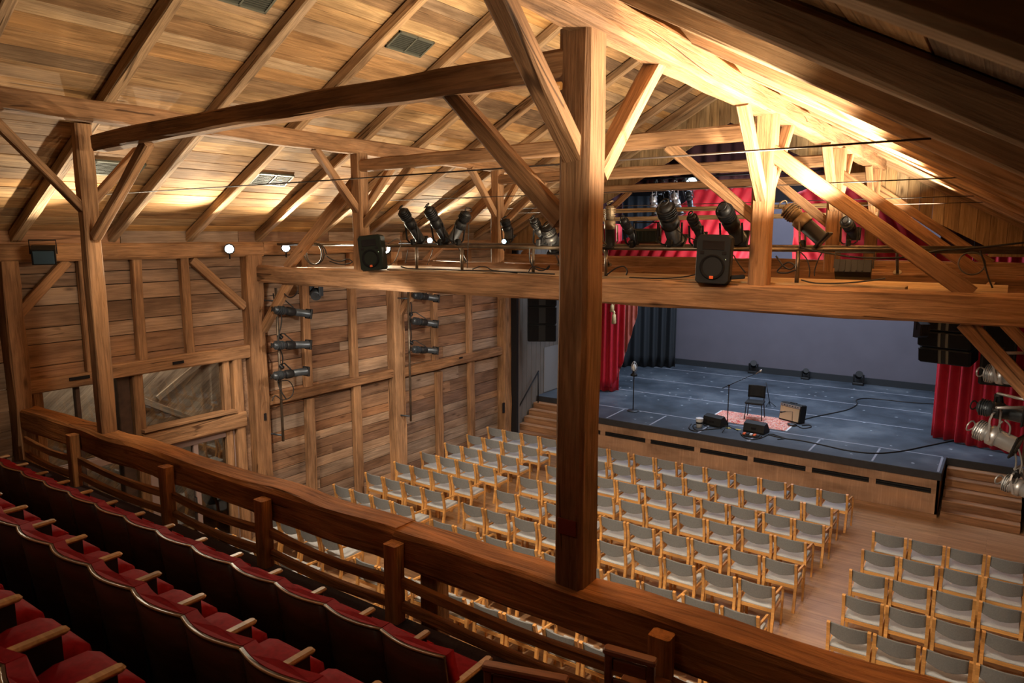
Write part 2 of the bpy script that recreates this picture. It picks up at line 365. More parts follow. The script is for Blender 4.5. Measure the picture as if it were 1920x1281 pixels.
# floor and plain shell
mb = MB().box((XL-.3, YB, -.2), (XR+.6, 30, 0)); fl = mb.build('floor', 'hall_floor'); tag(fl, 'varnished oak strip floor of the hall', None, kind='structure')
wr = thing('wall_right', 'plank wall along the right side of the hall', None, (XR, 8, 0), kind='structure')
for i, z in enumerate(frange(0, 6.0, .5)):
    board(wr, (XR+.10, YB, z+.25), (XR+.10, 17.2, z+.25), .49, .05, 'wall_board', (1, 0, 0))
wb = thing('wall_back', 'plank wall behind the balcony', None, (XC, YB, 0), kind='structure')
for i, z in enumerate(frange(0, 9.8, .6)):
    board(wb, (XL-.2, YB-.06, z+.3), (XR+.2, YB-.06, z+.3), .59, .06, 'wall_board', (0, 1, 0))

# ---- ceiling: left and right roof slopes, every board and rafter of its own
ce = thing('ceiling', 'open barn roof of weathered boards on rafters', None, (XC, 8, 9), kind='structure')
RD = .155                                   # rafter depth
rn = random.Random(3)
for side in (-1, 1):
    nrm = V((-SL*1.0 if side < 0 else SL, 0, 1)).normalized()
    dirv = V((1, 0, SL)).normalized() if side < 0 else V((-1, 0, SL)).normalized()
    foot = V((XL, 0, RZ0)) if side < 0 else V((XR, 0, RZ0))
    slen = (XC-XL)*math.sqrt(1+SL*SL)
    # rafters
    ys = [4.46+1.385*k for k in range(-6, 9)] + [16.62]
    for k, y in enumerate(ys):
        w = rn.uniform(.125, .15)
        jit = rn.uniform(-.03, .03)
        p0 = foot + V((0, y+jit, 0)) + nrm*(RD/2) - dirv*.25; p1 = foot + V((0, y+rn.uniform(-.03, .03), 0)) + nrm*(RD/2) + dirv*(slen+.02)
        T(ce, 'rafter', p0, p1, w, RD, 'rafter_wood', nrm, .014, seg=.5)
    # roof boards in courses, butted at rafters
    s = -.3
    while s < slen+.05:
        w = rn.uniform(.17, .29) if side < 0 else rn.uniform(.28, .40)
        cuts = [YB]
        step = 3 if side < 0 else 5
        cand = sorted(ys); j = rn.randint(1, step)
        while j < len(cand)-1: cuts.append(cand[j]); j += rn.choice((step, step, step+1)) if side < 0 else 6
        cuts = [c for c in cuts if c < YG-1.5] + [YG+.02]
        for a, b in zip(cuts, cuts[1:]):
            off = nrm*(RD+.018+rn.uniform(-.002, .012))
            P = foot+dirv*(s+w/2)+off
            board(ce, P+V((0, a+.002, 0)), P+V((0, b-.002, 0)), w-.010, .03, 'roof_board', nrm, 'roof_board', .003)
        s += w
    # slab above closes the joints
    P = foot+nrm*(RD+.06); m = MB()
    a0 = P-dirv*.4; a1 = P+dirv*(slen+.05)
    vs = []
    for q in (a0, a1, a1+nrm*.06, a0+nrm*.06): vs += [q+V((0, YB-.3, 0)), q+V((0, YG+.1, 0))]
    m.add(vs, [(0, 1, 3, 2), (2, 3, 5, 4), (4, 5, 7, 6), (6, 7, 1, 0), (0, 2, 4, 6), (1, 7, 5, 3)])
    m.build('roof_sheathing', 'dark_house', ce)

# ---- ceiling vents set in the left slope
def slope_pt(x, y):
    d = ray(x, y); t = (RZ0-H+.545*12)/(d.z-.545*d.x); return d*t+V((0, 0, H))
nL = V((-SL, 0, 1)).normalized(); dL = V((1, 0, SL)).normalized()
VENTS = [((418, -6), (515, 26), 'grey ceiling vent high up the roof near the ridge'), ((722, 78), (825, 118), 'grey ceiling vent between rafters right of the dark collar beam'),
         ((182, 322), (262, 342), 'grey ceiling vent behind the post beside the plank wall'), ((475, 342), (552, 358), 'grey ceiling vent low on the roof above the round lit lamp')]
for (a, b, lab) in VENTS:
    c = (slope_pt(*a)+slope_pt(*b))/2; c = c + nL*(RD-.012)
    # move along the view ray so that it lands on the board plane
    d = (c-V((0, 0, H))); hit = d*((RZ0-H+.545*12+(RD*.97)*math.sqrt(1+SL*SL))/(d.z-.545*d.x))+V((0, 0, H)); c = hit
    wy = abs(slope_pt(*b).y-slope_pt(*a).y)*.5+.25; Mv = Matrix((V((0, 1, 0)), dL, nL)).transposed().to_4x4(); Mv.translation = c
    t = link('ceiling_vent', None, Mv); tag(t, lab, 'vent', 'roof vents')
    m = MB(); W, D = .36, .17
    for lo, hi in (((-W, -D, -.02), (W, -D+.03, .012)), ((-W, D-.03, -.02), (W, D, .012)), ((-W, -D, -.02), (-W+.03, D, .012)), ((W-.03, -D, -.02), (W, D, .012)), ((-.012, -D, -.02), (.012, D, .012))): m.box(lo, hi)
    m.build('frame', 'vent_grey', t, Mv)
    for k in range(9):
        z = -D+.045+k*.031; MB().box((-W+.03, z, -.012), (W-.03, z+.014, .01)).build('slat', 'vent_slat', t, Mv)

# ---- left wall
wl = thing('wall_left', 'long side wall of rough planks between timber posts and girts', None, (XL, 10, 0), kind='structure')
def rz(z): return z+H
WXB = XL-.09                                # board plane behind studs
def wall_boards(y0, y1, z0, z1, mn=.19, mx=.36, split=.35):
    z = z0
    while z < z1-.03:
        h = min(rn.uniform(mn, mx), z1-z)
        if z1-z-h < .09: h = z1-z
        cuts = [y0, y1]
        if rn.random() < split: cuts = [y0, y0+(y1-y0)*rn.uniform(.3, .7), y1]
        for a, b in zip(cuts, cuts[1:]):
            x = WXB-rn.uniform(0, .02)
            board(wl, (x, a+.002, z+h/2), (x, b-.002, z+h/2), h-.012, .035, 'wall_board', (1, 0, 0), 'wall_board', .004)
        z += h
wall_boards(YB, 4.3, 0, RZ0-.1, .3, .5, 0)
wall_boards(4.3, 8.4, rz(-2.2), RZ0-.1)
wall_boards(8.4, 12.3, 0, RZ0-.1)
wall_boards(12.3, 16.9, 0, RZ0-.1)
MB().box((XL-.2, YB, rz(-2.2)), (XL-.13, YG, RZ0+.25)).build('backing', 'dark_house', wl)
for yb_ in frange(YB, YG, 2.2): board(wl, (XL-.1, yb_, RZ0+.06), (XL-.1, yb_+2.19, RZ0+.06), .28, .03, 'wall_board', (1, 0, 0), 'blocking_board')
MB().box((XL-.2, 8.4, 0), (XL-.13, YG, rz(-2.2))).build('backing', 'dark_house', wl)
# plate, posts, girts, studs, braces
T(wl, 'wall_plate', (XL+.0, YB, rz(-.245)), (XL+.0, 8.6, rz(-.245)), .26, .27, 'hewn_timber', rough=.02)
T(wl, 'wall_plate', (XL+.0, 8.6, rz(-.235)), (XL+.0, YG, rz(-.235)), .26, .27, 'hewn_timber', rough=.02)
for y, w in ((4.28, .24), (8.36, .34), (12.24, .36), (16.72, .36)):
    T(wl, 'post', (XL+.03, y, 0), (XL+.03, y, rz(-.36)), .30, w, 'hewn_timber', (0, 1, 0), .03)
def girt(ya, yb, z, h=.2): T(wl, 'girt', (XL+.02, ya, rz(z)), (XL+.02, yb, rz(z)), .17, h, 'hewn_timber', rough=.018)
girt(4.4, 5.45, -2.255); girt(5.6, 8.2, -2.20, .24); girt(8.5, 12.1, -3.26, .2); girt(12.4, 16.6, -3.29, .24)
def stud(y, za, zb, w=.16, top=0): T(wl, 'stud', (XL-.01, y, rz(za)), (XL-.01, y+rn.uniform(-.03, .03), rz(zb)), .13, w, 'hewn_timber', (0, 1, 0), .014)
for y in (5.33, 6.16, 7.02): stud(y, -2.15, -.36, .15)
for y in (9.62, 10.92): stud(y, -3.17, -.36, .18)
for y in (13.7, 15.12): stud(y, -3.18, -.36, .17)
for y, zt in ((9.6, -3.42), (10.97, -3.36), (13.83, -3.5), (15.2, -3.4)): stud(y, -6.02, zt, .22)
T(wl, 'brace', PX(125, 490, XL+.0), PX(18, 605, XL+.0), .12, .15, 'hewn_timber')
T(wl, 'brace', PX(358, 487, XL+.0), PX(458, 575, XL+.0), .12, .15, 'hewn_timber')

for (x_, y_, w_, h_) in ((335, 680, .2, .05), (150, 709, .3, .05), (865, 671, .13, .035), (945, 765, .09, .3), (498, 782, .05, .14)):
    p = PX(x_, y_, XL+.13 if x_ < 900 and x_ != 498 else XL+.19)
    MB().box((p.x-.03, p.y-w_/2, p.z-h_/2), (p.x+.0, p.y+w_/2, p.z+h_/2)).build('mortise_shade', 'dark_house', wl)  # dark plate, its colour standing in for shade inside a mortise pocket
# ---- glazed openings in the first bay of the left wall
wi = thing('window_1', 'tall glazed opening under the girt of the plank wall', None, (XL, 6.9, 2), kind='structure')
def bar(par, name, y0, y1, z0, z1, x0, x1, mat): return MB().rbox((x0, y0, z0), (x1, y1, z1), .012).build(name, mat, par)
gx = XL-.10
bar(wi, 'jamb', 5.72, 5.93, 0, rz(-2.32), XL-.2, XL-.02, 'dark_wood_trim')
T(wi, 'jamb', (XL-.03, 6.04, 0), (XL-.03, 6.04, rz(-2.3)), .16, .18, 'hewn_timber', (0, 1, 0), .006)
T(wi, 'jamb', (XL-.06, 7.72, 0), (XL-.06, 7.72, rz(-2.3)), .16, .15, 'hewn_timber', (0, 1, 0), .006)
T(wi, 'jamb', (XL-.02, 7.93, 0), (XL-.02, 7.93, rz(-2.3)), .2, .2, 'hewn_timber', (0, 1, 0), .006)
MB().box((XL-.2, 8.04, 0), (XL-.06, 8.4, rz(-2.3))).build('jamb', 'wall_board', wi)
T(wi, 'transom', (XL+.02, 6.02, rz(-3.50)), (XL+.02, 8.02, rz(-3.50)), .22, .30, 'hewn_timber', rough=.01)
T(wi, 'sill_cap', (XL+.03, 6.02, rz(-3.30)), (XL+.03, 7.8, rz(-3.30)), .28, .05, 'hewn_timber', rough=.006)
MB().box((gx-.006, 6.1, rz(-3.4)), (gx+.006, 7.66, rz(-2.3))).build('pane', 'window_glass', wi)
dr = thing('door_1', 'glazed door with mauve frame under the heavy transom', None, (XL, 7, 0), kind='structure')
for lo, hi in (((6.15, .04), (6.29, 2.36)), ((7.80, .04), (7.94, 2.36)), ((6.98, .04), (7.08, 2.36))): bar(dr, 'stile', lo[0], hi[0], lo[1], hi[1], XL-.12, XL-.02, 'window_frame_paint')
for z in (.04, 2.22): bar(dr, 'rail', 6.15, 7.94, z, z+.14, XL-.125, XL-.015, 'window_frame_paint')
for a, b in ((6.29, 6.98), (7.08, 7.80)): MB().box((gx+.02, a, .18), (gx+.03, b, 2.22)).build('pane', 'window_glass', dr)
MB().tube([(XL+.0, 6.93, .95), (XL+.06, 6.93, .95), (XL+.06, 6.93, 1.25), (XL+.0, 6.93, 1.25)], .012).build('handle', 'black_metal', dr)
w2 = thing('window_2', 'glazed opening beside the balcony end under the short girt', None, (XL, 5, 2), kind='structure')
T(w2, 'jamb', (XL-.03, 4.52, 0), (XL-.03, 4.52, rz(-2.36)), .14, .14, 'hewn_timber', (0, 1, 0), .006)
T(w2, 'mullion', (XL-.06, 5.1, 0), (XL-.06, 5.1, rz(-2.36)), .1, .07, 'dark_wood_trim', (0, 1, 0), .004)
bar(w2, 'rail', 4.5, 5.72, 2.25, 2.4, XL-.14, XL-.02, 'window_frame_paint')
bar(w2, 'rail', 4.5, 5.72, 0, .2, XL-.14, XL-.02, 'window_frame_paint')
for a, b in ((4.59, 5.07), (5.14, 5.72)): MB().box((gx-.005, a, .2), (gx+.005, b, rz(-2.36))).build('pane', 'window_glass', w2)
# weathered sliding door outside the glass, diagonal boards
eb = thing('barn_door', 'weathered outer barn door of diagonal boards behind the glass', 'door', (XL-.75, 6.4, 0))
import itertools
y0e, y1e, z0e, z1e = 3.6, 9.0, -.1, 4.3
k = 0
for s0 in frange(-4.6, 5.4, .24):
    # board line z = z0e + s0 + (y-y0e)*0.8 clipped to the door
    pts = []
    for y in (y0e, y1e):
        z = z0e+s0+(y-y0e)*.8
        pts.append([y, z])
    (ya, za), (yb, zb) = pts
    if zb < z0e or za > z1e: continue
    if za < z0e: ya += (z0e-za)/.8; za = z0e
    if zb > z1e: yb -= (zb-z1e)/.8; zb = z1e
    if yb-ya < .2: continue
    board(eb, (XL-.75, ya, za), (XL-.75, yb, zb), .185, .03, 'exterior_board', (1, 0, 0), 'board', .003)
for (a, b) in (((6.0, 3.35), (7.5, 2.45)), ((6.75, 3.05), (7.9, 3.75)), ((4.2, 3.4), (5.6, 2.5))):
    T(eb, 'ledge', (XL-.71, *a), (XL-.71, *b), .11, .04, 'exterior_board', (1, 0, 0), .004)
MB().box((XL-1.0, 3.3, -.15), (XL-.8, 9.3, 4.6)).build('backing', 'exterior_board', eb)

# ---- stage gable wall: upright boards cut to the roof and to the stage opening
wg = thing('wall_stage', 'gable wall of upright boards around the stage opening', None, (XC, YG, 6), kind='structure')
def op_top(X): return H+2.62-.545*abs(X+5.6)
x = XL-.1
while x < XR+.12:
    w = rn.uniform(.20, .31); a, b = x, min(x+w, XR+.2)
    zt = lambda q: under(q)+.16
    inside = (-10.9 < (a+b)/2 < -.35)
    zb = (lambda q: max(op_top(q), H-.4)) if inside else (lambda q: H-.4)
    t_ = .03+rn.uniform(0, .012); y0, y1 = YG+.01, YG+.01+t_
    if (a < XC < b): ta, tb = under(XC)+.16, under(XC)+.16
    else: ta, tb = zt(a), zt(b)
    vs = [(a+.003, y0, zb(a)), (b-.003, y0, zb(b)), (b-.003, y0, tb), (a+.003, y0, ta), (a+.003, y1, zb(a)), (b-.003, y1, zb(b)), (b-.003, y1, tb), (a+.003, y1, ta)]
    m = MB().add([(v[2], v[0]-(a+b)/2, v[1]) for v in vs], [(0, 1, 2, 3)[::1], (7, 6, 5, 4), (0, 4, 5, 1), (1, 5, 6, 2), (2, 6, 7, 3), (3, 7, 4, 0)])
    # local X runs up the board so that the grain does too
    Mb = Matrix(((0, 1, 0, (a+b)/2), (0, 0, 1, 0), (1, 0, 0, 0), (0, 0, 0, 1)))
    o = m.build('gable_board', 'gable_board', wg, Mb)
    x += w
MB().box((XL-.2, YG+.06, 0), (XL+.34, YG+.16, H-.4)).build('pier', 'dark_house', wg)
T(wg, 'end_rafter', (XL, YG-.07, under(XL)-.02), (XC, YG-.07, under(XC)-.02), .1, .16, 'rafter_wood')
T(wg, 'end_rafter', (XR, YG-.07, under(XR)-.02), (XC, YG-.07, under(XC)-.02), .1, .16, 'rafter_wood')

# ---- stage house shell
sh = thing('wall_stage_house', 'dark walls and ceiling of the stage house', None, (XC, 22, 0), kind='structure')
MB().box((XL-.9, 17.05, 0), (XL-.7, 26.9, 9.6)).build('side_wall', 'dark_house', sh)
MB().box((1.6, 16.9, 0), (1.8, 26.9, 9.6)).build('side_wall', 'dark_house', sh)
MB().box((XL-.9, 26.7, 0), (1.8, 26.9, 9.6)).build('rear_wall', 'dark_house', sh)
MB().box((XL-.9, 17.0, 9.6), (1.8, 26.9, 9.8)).build('stage_ceiling', 'dark_house', sh)
# left side return: upright panelling beside the steps
pn = thing('wall_stage_side', 'grey panelled wall beside the stage steps', None, (XL+.2, 18.5, 0), kind='structure')
for k in range(14):
    y = 17.15+k*.26
    MB().rbox((XL-.02, y+.004, 0), (XL+.025, y+.256, 6), .006).build('panel', 'panel_grey', pn)
MB().box((XL+.028, 18.9, 1.05), (XL+.045, 19.9, 2.5)).build('patch', 'wall_patch', pn)
MB().rbox((XL+.2, 16.95, 0), (XL+.32, 17.12, 5.6), .01).build('corner_trim', 'panel_grey', pn)

# ================================================================ TIMBER FRAME (each bent is one thing)
PLX, PRX = -9.1, -2.46
def place_bent(i, label, tie_z, tie_h, tie_mat='hewn_timber'):
    y = BY[i]; t = thing('timber_truss', label, 'truss', (XC, y, tie_z), 'roof trusses')
    return t, y
# bent 1 : its tie beam is the balcony rail
t1, y = place_bent(0, 'near roof truss whose lowest beam is the rough balcony rail', rz(-2.85), .3)
LPX = (PY(164, 383, y).x+PY(201, 790, y).x)/2
T(t1, 'rail_beam', (XL+.1, y+.01, rz(-2.69)), (-4.2, y+.01, rz(-2.69)), .31, .32, 'rail_timber', rough=.034, seg=.14)
T(t1, 'rail_beam', (-4.2, y+.01, rz(-2.70)), (XR+.1, y+.01, rz(-2.70)), .32, .33, 'rail_timber', rough=.042, seg=.12)
T(t1, 'queen_post', (LPX, y, rz(-2.56)), (LPX, y, rz(1.36)), .20, .17, up=(1, 0, 0), rough=.016, seg=.25)
T(t1, 'queen_post', (-2.475, y+.02, rz(-2.56)), (-2.465, y+.02, rz(1.36)), .265, .235, up=(1, 0, 0), rough=.014, seg=.25)
T(t1, 'collar_beam', (-9.05, y-.02, rz(1.10)), (-2.55, y-.02, rz(1.14)), .19, .19, rough=.02, bow=.03)
def ext(a, b, p=.1, q=.05):
    d = (b-a).normalized(); return a-d*p, b+d*q
T(t1, 'brace', *ext(PY(858, 188, y), PY(1045, 405, y)), .11, .13)
T(t1, 'brace', *ext(PY(272, 278, y), PY(186, 432, y), .1, .12), .11, .12)
T(t1, 'brace', PX(930, -18, -2.47), PX(1100, 335, -2.47), .13, .14, up=(1, 0, 0))
T(t1, 'brace', PX(1236, 105, -2.47), PX(1118, 330, -2.47), .12, .14, up=(1, 0, 0))
T(t1, 'brace', *ext(PX(-12, 225, LPX), PX(144, 380, LPX), 0, .12), .10, .12, up=(1, 0, 0))
T(t1, 'brace', (LPX, y+.92, rz(1.36)), (LPX, y+.04, rz(.42)), .10, .12, up=(1, 0, 0))
MB().lathe([(0, .028), (.10, .028), (.13, .018), (.14, .004)], basis((-2.55, y-.13, rz(.99)), (-2.70, y-.15, rz(1.0))), 8).build('peg', 'beech', t1)
# bents 2..4
for i, lab in ((1, 'roof truss carrying the two loudspeakers on its long tie beam'), (2, 'roof truss behind the lighting pipe with pale tie beam'), (3, 'roof truss closest to the stage gable wall')):
    t, y = place_bent(i, lab, rz(-.88), .32)
    zt = -.56 if i < 3 else -.5
    T(t, 'tie_beam', (XL+.05, y, rz(zt-.16)), (XR+.05, y, rz(zt-.16)), .27, .33, rough=.022, seg=.3)
    pl = (-9.06, -9.0, -9.05)[i-1]; pr = (-2.40, -2.36, -2.40)[i-1]
    for px_ in (pl, pr): T(t, 'queen_post', (px_, y, rz(zt-.02)), (px_, y, rz(1.36)), .22, .22, up=(1, 0, 0), rough=.014, seg=.25)
    T(t, 'collar_beam', (pl+.08, y-.01, rz(1.16)), (pr-.08, y-.01, rz(1.19)), .17, .19, rough=.018)
    for s, pxx in ((1, pl), (-1, pr)):
        T(t, 'brace', (pxx+s*1.18, y, rz(1.1)), (pxx+s*.06, y, rz(.18)), .10, .13)                    # post to collar
        wx = XL if s > 0 else XR
        T(t, 'brace', (pxx-s*.06, y, rz(.95)), (wx+s*.95, y, rz(zt-.02)), .13, .17)                    # long brace to the tie
        T(t, 'brace', (wx+s*.98, y, rz(zt-.30)), (wx+s*.12, y, rz(zt-1.25)), .13, .16)                  # under the tie to the wall post
        for q in (-1, 1):
            if i == 3 and q > 0: continue
            T(t, 'brace', (pxx, y+q*.92, rz(1.36)), (pxx, y+q*.06, rz(.42)), .11, .13, up=(1, 0, 0))     # post to purlin
    if i == 3:
        for dz in (.62, .42): T(t, 'ledger', (-9.0, y-.12, rz(dz)), (-2.3, y-.12, rz(dz+.02)), .06, .10, 'gable_board', rough=.006)
# purlins
for px_, lab in ((PLX, 'long roof purlin on posts beside the plank wall'), (-2.42, 'brightly lit roof purlin above the right-hand posts')):
    o = T(None, 'purlin', (px_, YB, rz(1.46)), (px_+.03, YG, rz(1.47)), .25, .245, rough=.022, seg=.25); tag(o, lab, 'beam', 'roof purlins')
# tie rods
for yy, za, lab in ((5.0, None, 'thin steel tie rod spanning the roof next to the near truss'), (9.1, .62, 'thin steel tie rod over the loudspeaker truss'), (12.9, .60, 'thin steel tie rod over the lighting pipe truss'), (15.4, .6, 'thin steel tie rod close to the stage gable')):
    z = PY(1045, 307, 5.0).z if za is None else rz(za)
    xl = XL+(z-RZ0)/SL-.05; xr = XR-(z-RZ0)/SL+.05
    o = MB().tube([(xl, yy, z), (XC, yy, z-.012), (xr, yy, z)], .0075, 6).build('tie_rod', 'rod_steel'); tag(o, lab, 'rod', 'roof tie rods')

# ================================================================ BALCONY
bf = thing('floor_balcony', 'stepped dark carpeted balcony floor under the red seats', None, (XC, 1, 2.7), kind='structure')
RY = [2.96, 1.95, .95]; RT = [3.57, 3.97, 4.39]; FL = [2.72, 3.12, 3.54, 3.95, 4.35]
edges = [4.2, 2.55, 1.55, .5, -.5, YB]
for k in range(5):
    MB().box((XL+.2, edges[k+1], 2.45), (XR+.05, edges[k], FL[k])).build('tier', 'carpet_dark', bf)
ra = thing('balcony_railing', 'low bowed rails and stub posts under the balcony rail beam', 'railing', (XC, 4.2, 2.7))
bx = [-11.6, -10.0, -7.72, -5.93, -4.12, -1.68, .4]
for xx in bx[1:-1]: T(ra, 'baluster', (xx, 4.13, 2.72), (xx, 4.13, rz(-2.6)), .12, .15, 'rail_timber', (1, 0, 0), .008)
for a, b in zip(bx, bx[1:]):
    for z, q in ((3.06, -.05), (2.84, -.04)):
        T(ra, 'rail', (a, 4.16, z+.02), (b, 4.16, z+rn.uniform(-.02, .02)), .05, .085, 'rail_timber', rough=.01, bow=q)
for xx in (-3.95,):
    o = T(None, 'balcony_column', (xx, 4.45, 0), (xx, 4.45, rz(-2.88)), .2, .2, 'hewn_timber', (1, 0, 0)); tag(o, 'squared timber column under the balcony rail beam', "column")
# ================================================================ STAGE
SZ, SY = 1.02, 17.22
st = thing('stage', 'wide stage with blue-black deck and slotted oak front', 'stage', (XC, 20, 0))
SXL, SXR = -10.25, -.85
m = MB(); m.box((SXL-.03, SY-.05, SZ-.17), (SXR+.02, 18.5, SZ)); m.box((XL-.6, 18.5, SZ-.17), (1.5, 26.6, SZ)); m.build('deck', 'stage_deck', st)
m = MB(); m.box((SXL-.035, SY-.056, SZ-.172), (SXR+.026, SY-.05, SZ-.012)); m.box((SXR+.02, SY-.056, SZ-.172), (SXR+.027, 18.5, SZ-.012)); m.box((SXR+.02, 18.49, SZ-.172), (1.5, 18.496, SZ-.012)); m.box((XL-.6, 18.49, SZ-.172), (SXL-.03, 18.496, SZ-.012)); m.build('black_fascia', 'black_paint', st)
slots = []; xx = -10.25+.03; 
starts = [-10.24, -8.87, -7.51, -6.14, -4.785, -3.424, -2.07]; ends = [-9.02, -7.66, -6.293, -4.928, -3.565, -2.208, -.995]
zt, zb = rz(-5.385), rz(-5.51)
MB().box((SXL, SY, zt), (SXR, SY+.05, SZ-.172)).build('front_rail', 'stage_oak', st)
MB().box((SXL, SY, 0.0), (SXR, SY+.05, zb)).build('front_panel', 'stage_oak', st)
px0 = SXL
for a, b in zip(starts+[SXR], [None]+ends): pass
prev = SXL
for a, b in zip(starts, ends):
    if a-prev > .005: MB().box((prev, SY, zb), (a, SY+.05, zt)).build('stile', 'stage_oak', st)
    prev = b
    for k in range(2): MB().box((a, SY+.02, zb+.012+k*.055), (b, SY+.045, zb+.04+k*.055)).build('louvre', 'black_metal', st)
    MB().box((a, SY+.05, zb-.02), (b, SY+.06, zt+.02)).build('slot_back', 'dark_house', st)
MB().box((prev, SY, zb), (SXR, SY+.05, zt)).build('stile', 'stage_oak', st)
MB().box((SXR-.05, SY, 0), (SXR, 18.5, SZ-.172)).build('end_panel', 'stage_oak', st)
MB().box((SXL, SY, 0), (SXL+.05, 18.5, SZ-.172)).build('end_panel', 'stage_oak', st)
MB().box((SXL, SY-.03, 0), (SXR, SY, .07)).build('plinth', 'step_oak', st)
def tape(a, b, w=.045):
    a, b = V(a), V(b); Mb = basis((a.x, a.y, SZ), (b.x, b.y, SZ)); L = (b-a).length
    MB().box((0, -w/2, 0), (L, w/2, .003), None).build('tape_line', 'tape_white', st, Mb)
for yy in (18.5, (PZ(1280, 745, SZ).y+PZ(1640, 795, SZ).y)/2, (PZ(1280, 720, SZ).y+PZ(1640, 761, SZ).y)/2, (PZ(1280, 695.6, SZ).y+PZ(1640, 734, SZ).y)/2): tape((-11 if yy > 19 else -10.2, yy), ((-1.5 if yy > 19.8 else -.9), yy))
for p, q in (((1170, 768), (1140, 786)), ((1255, 777), (1222, 797)), ((1323, 802), (1312, 812)), ((1415, 818), (1408, 826)), ((1542, 820), (1517, 843)), ((1652, 838), (1636, 862))):
    a, b = PZ(*p, SZ), PZ(*q, SZ); tape((a.x, 18.40), (b.x*.3+a.x*.7, SY+.02))
tape((SXR-.05, 18.45), (SXR-.05, SY))

def steps(name, label, x0, x1, wing):
    t = thing(name, label, 'steps', ((x0+x1)/2, 17.8, 0)); n = 5; rise = (SZ-.0)/ (n+1); run = .26
    for k in range(n):
        z1 = rise*(k+1); ya = 18.5-run*(n-k)
        MB().box((x0, ya+.02, 0 if k == 0 else z1-rise), (x1, ya+.05, z1-.035)).build('riser', 'step_oak', t)
        MB().rbox((x0, ya, z1-.035), (x1, ya+run+.04, z1), .008).build('tread', 'step_oak', t)
    for xs in wing: MB().box((xs, 17.2, 0), (xs+.03, 18.48, .95)).build('stringer', 'step_oak', t)
    return t
steps('stage_steps', 'oak steps up to the stage beside the red curtain and silver lamps', SXR+.06, .62, ())
steps('stage_steps', 'oak steps up to the stage beside the grey panelled wall', XL+.06, SXL-.02, ())
hr = thing('handrail', 'black metal handrail of the steps by the panelled wall', 'handrail', (XL+.2, 17.3, 0))
hx = XL+.22
MB().tube([(hx, 17.18, .9), (hx, 18.3, 1.86)], .022).build('rail', 'black_metal', hr)
MB().tube([(hx, 17.2, 0), (hx, 17.2, .92)], .02).build('post', 'black_metal', hr)
MB().tube([(hx, 18.28, .85), (hx, 18.28, 1.84)], .02).build('post', 'black_metal', hr)

# ---- drapes
def drape(name, label, cat, pts, z0, z1, mat, depth=.09, wl_=.28, n=None, top=None, bot=None, group=None, parent=None, seed=0, thick=.012, shear=0):
    P = [V((*p, 0)) for p in pts]; seg = [(P[i+1]-P[i]).length for i in range(len(P)-1)]; L = sum(seg)
    n = n or max(12, int(L/.03)); rn_ = random.Random(seed); ph = rn_.uniform(0, 6)
    rows = 14; grid = []
    def at(s):
        for i, l in enumerate(seg):
            if s <= l or i == len(seg)-1:
                d = (P[i+1]-P[i]).normalized(); return P[i]+d*s, V((-d.y, d.x, 0))
            s -= l
    for r in range(rows+1):
        v = r/rows; row = []
        for j in range(n+1):
            u = j/n; p, nn = at(u*L)
            a = z0 if bot is None else bot(u); b = z1 if top is None else top(u)
            z = a+(b-a)*v
            f = math.sin(2*math.pi*(u*L+shear*z)/wl_+ph+.7*math.sin(u*L*2.3+seed)+ .25*math.sin(v*3+u*9))
            amp = depth*(.55+.45*math.sin(u*L*1.7+seed)**2)*(1.1-.35*v)
            row.append(p+nn*(f*amp)+V((0, 0, z+.015*math.sin(u*L*7+seed)*(1-v))))
        grid.append(row)
    mb_ = MB(); m0 = n+1
    mb_.add([q for row in grid for q in row], [(r*m0+j, r*m0+j+1, (r+1)*m0+j+1, (r+1)*m0+j) for r in range(rows) for j in range(n)], True)
    o = mb_.build(name, mat, parent)
    so = o.modifiers.new('thickness', 'SOLIDIFY'); so.thickness = thick
    if label: tag(o, label, cat, group)
    return o
# left main curtain with ruffle and tassels
c1 = thing('stage_curtain', 'red velvet curtain tied back with gold tassels by the black drape', 'curtain', (-10.3, 20.3, SZ))
drape('velvet', None, None, [(-11.7, 20.05), (-10.9, 20.2), (-10.1, 20.45)], SZ+.02, 6.4, 'red_drape', .10, .30, parent=c1, seed=2, top=lambda u: 6.4)
def rf(u): return SZ+.35+2.2*max(0, u-.0)**1.1
drape('ruffled_edge', None, None, [(-10.22, 20.55), (-9.98, 20.7), (-9.62, 20.75)], SZ+.5, 5.2, 'coral_ruffle', .07, .16, parent=c1, seed=5, bot=rf)
drape('red_swag', None, None, [(-10.75, 20.1), (-10.2, 20.28), (-9.98, 20.5)], SZ+.3, 5.0, 'red_drape', .10, .2, parent=c1, seed=9, bot=lambda u: SZ+.18+1.2*max(0, (u-.65))**1.0*2)
for q, (px_, py_, L) in enumerate(((1148, 575, .34), (1151, 595, .42))):
    p = PY(px_, py_, 20.0); 
    ts_ = MB().lathe([(0, .012), (.06, .045), (.10, .03), (.13, .06), (L-.02, .075), (L, .06)], basis(p+V((0, 0, L/2)), p-V((0, 0, L/2))), 10).build('tassel', 'gold_tassel', c1)
    MB().tube([p+V((0, 0, L/2)), p+V((.02, 0, .9))], .014, 6).build('cord', 'gold_tassel', ts_)
# right main curtain
c2 = thing('stage_curtain', 'red velvet curtain gathered behind the silver lamps by the steps', 'curtain', (-.4, 20.2, SZ))
drape('velvet', None, None, [(-1.32, 20.3), (-.75, 20.0), (.1, 19.7), (1.5, 19.5)], SZ+.02, 6.4, 'red_drape', .10, .27, parent=c2, seed=4)
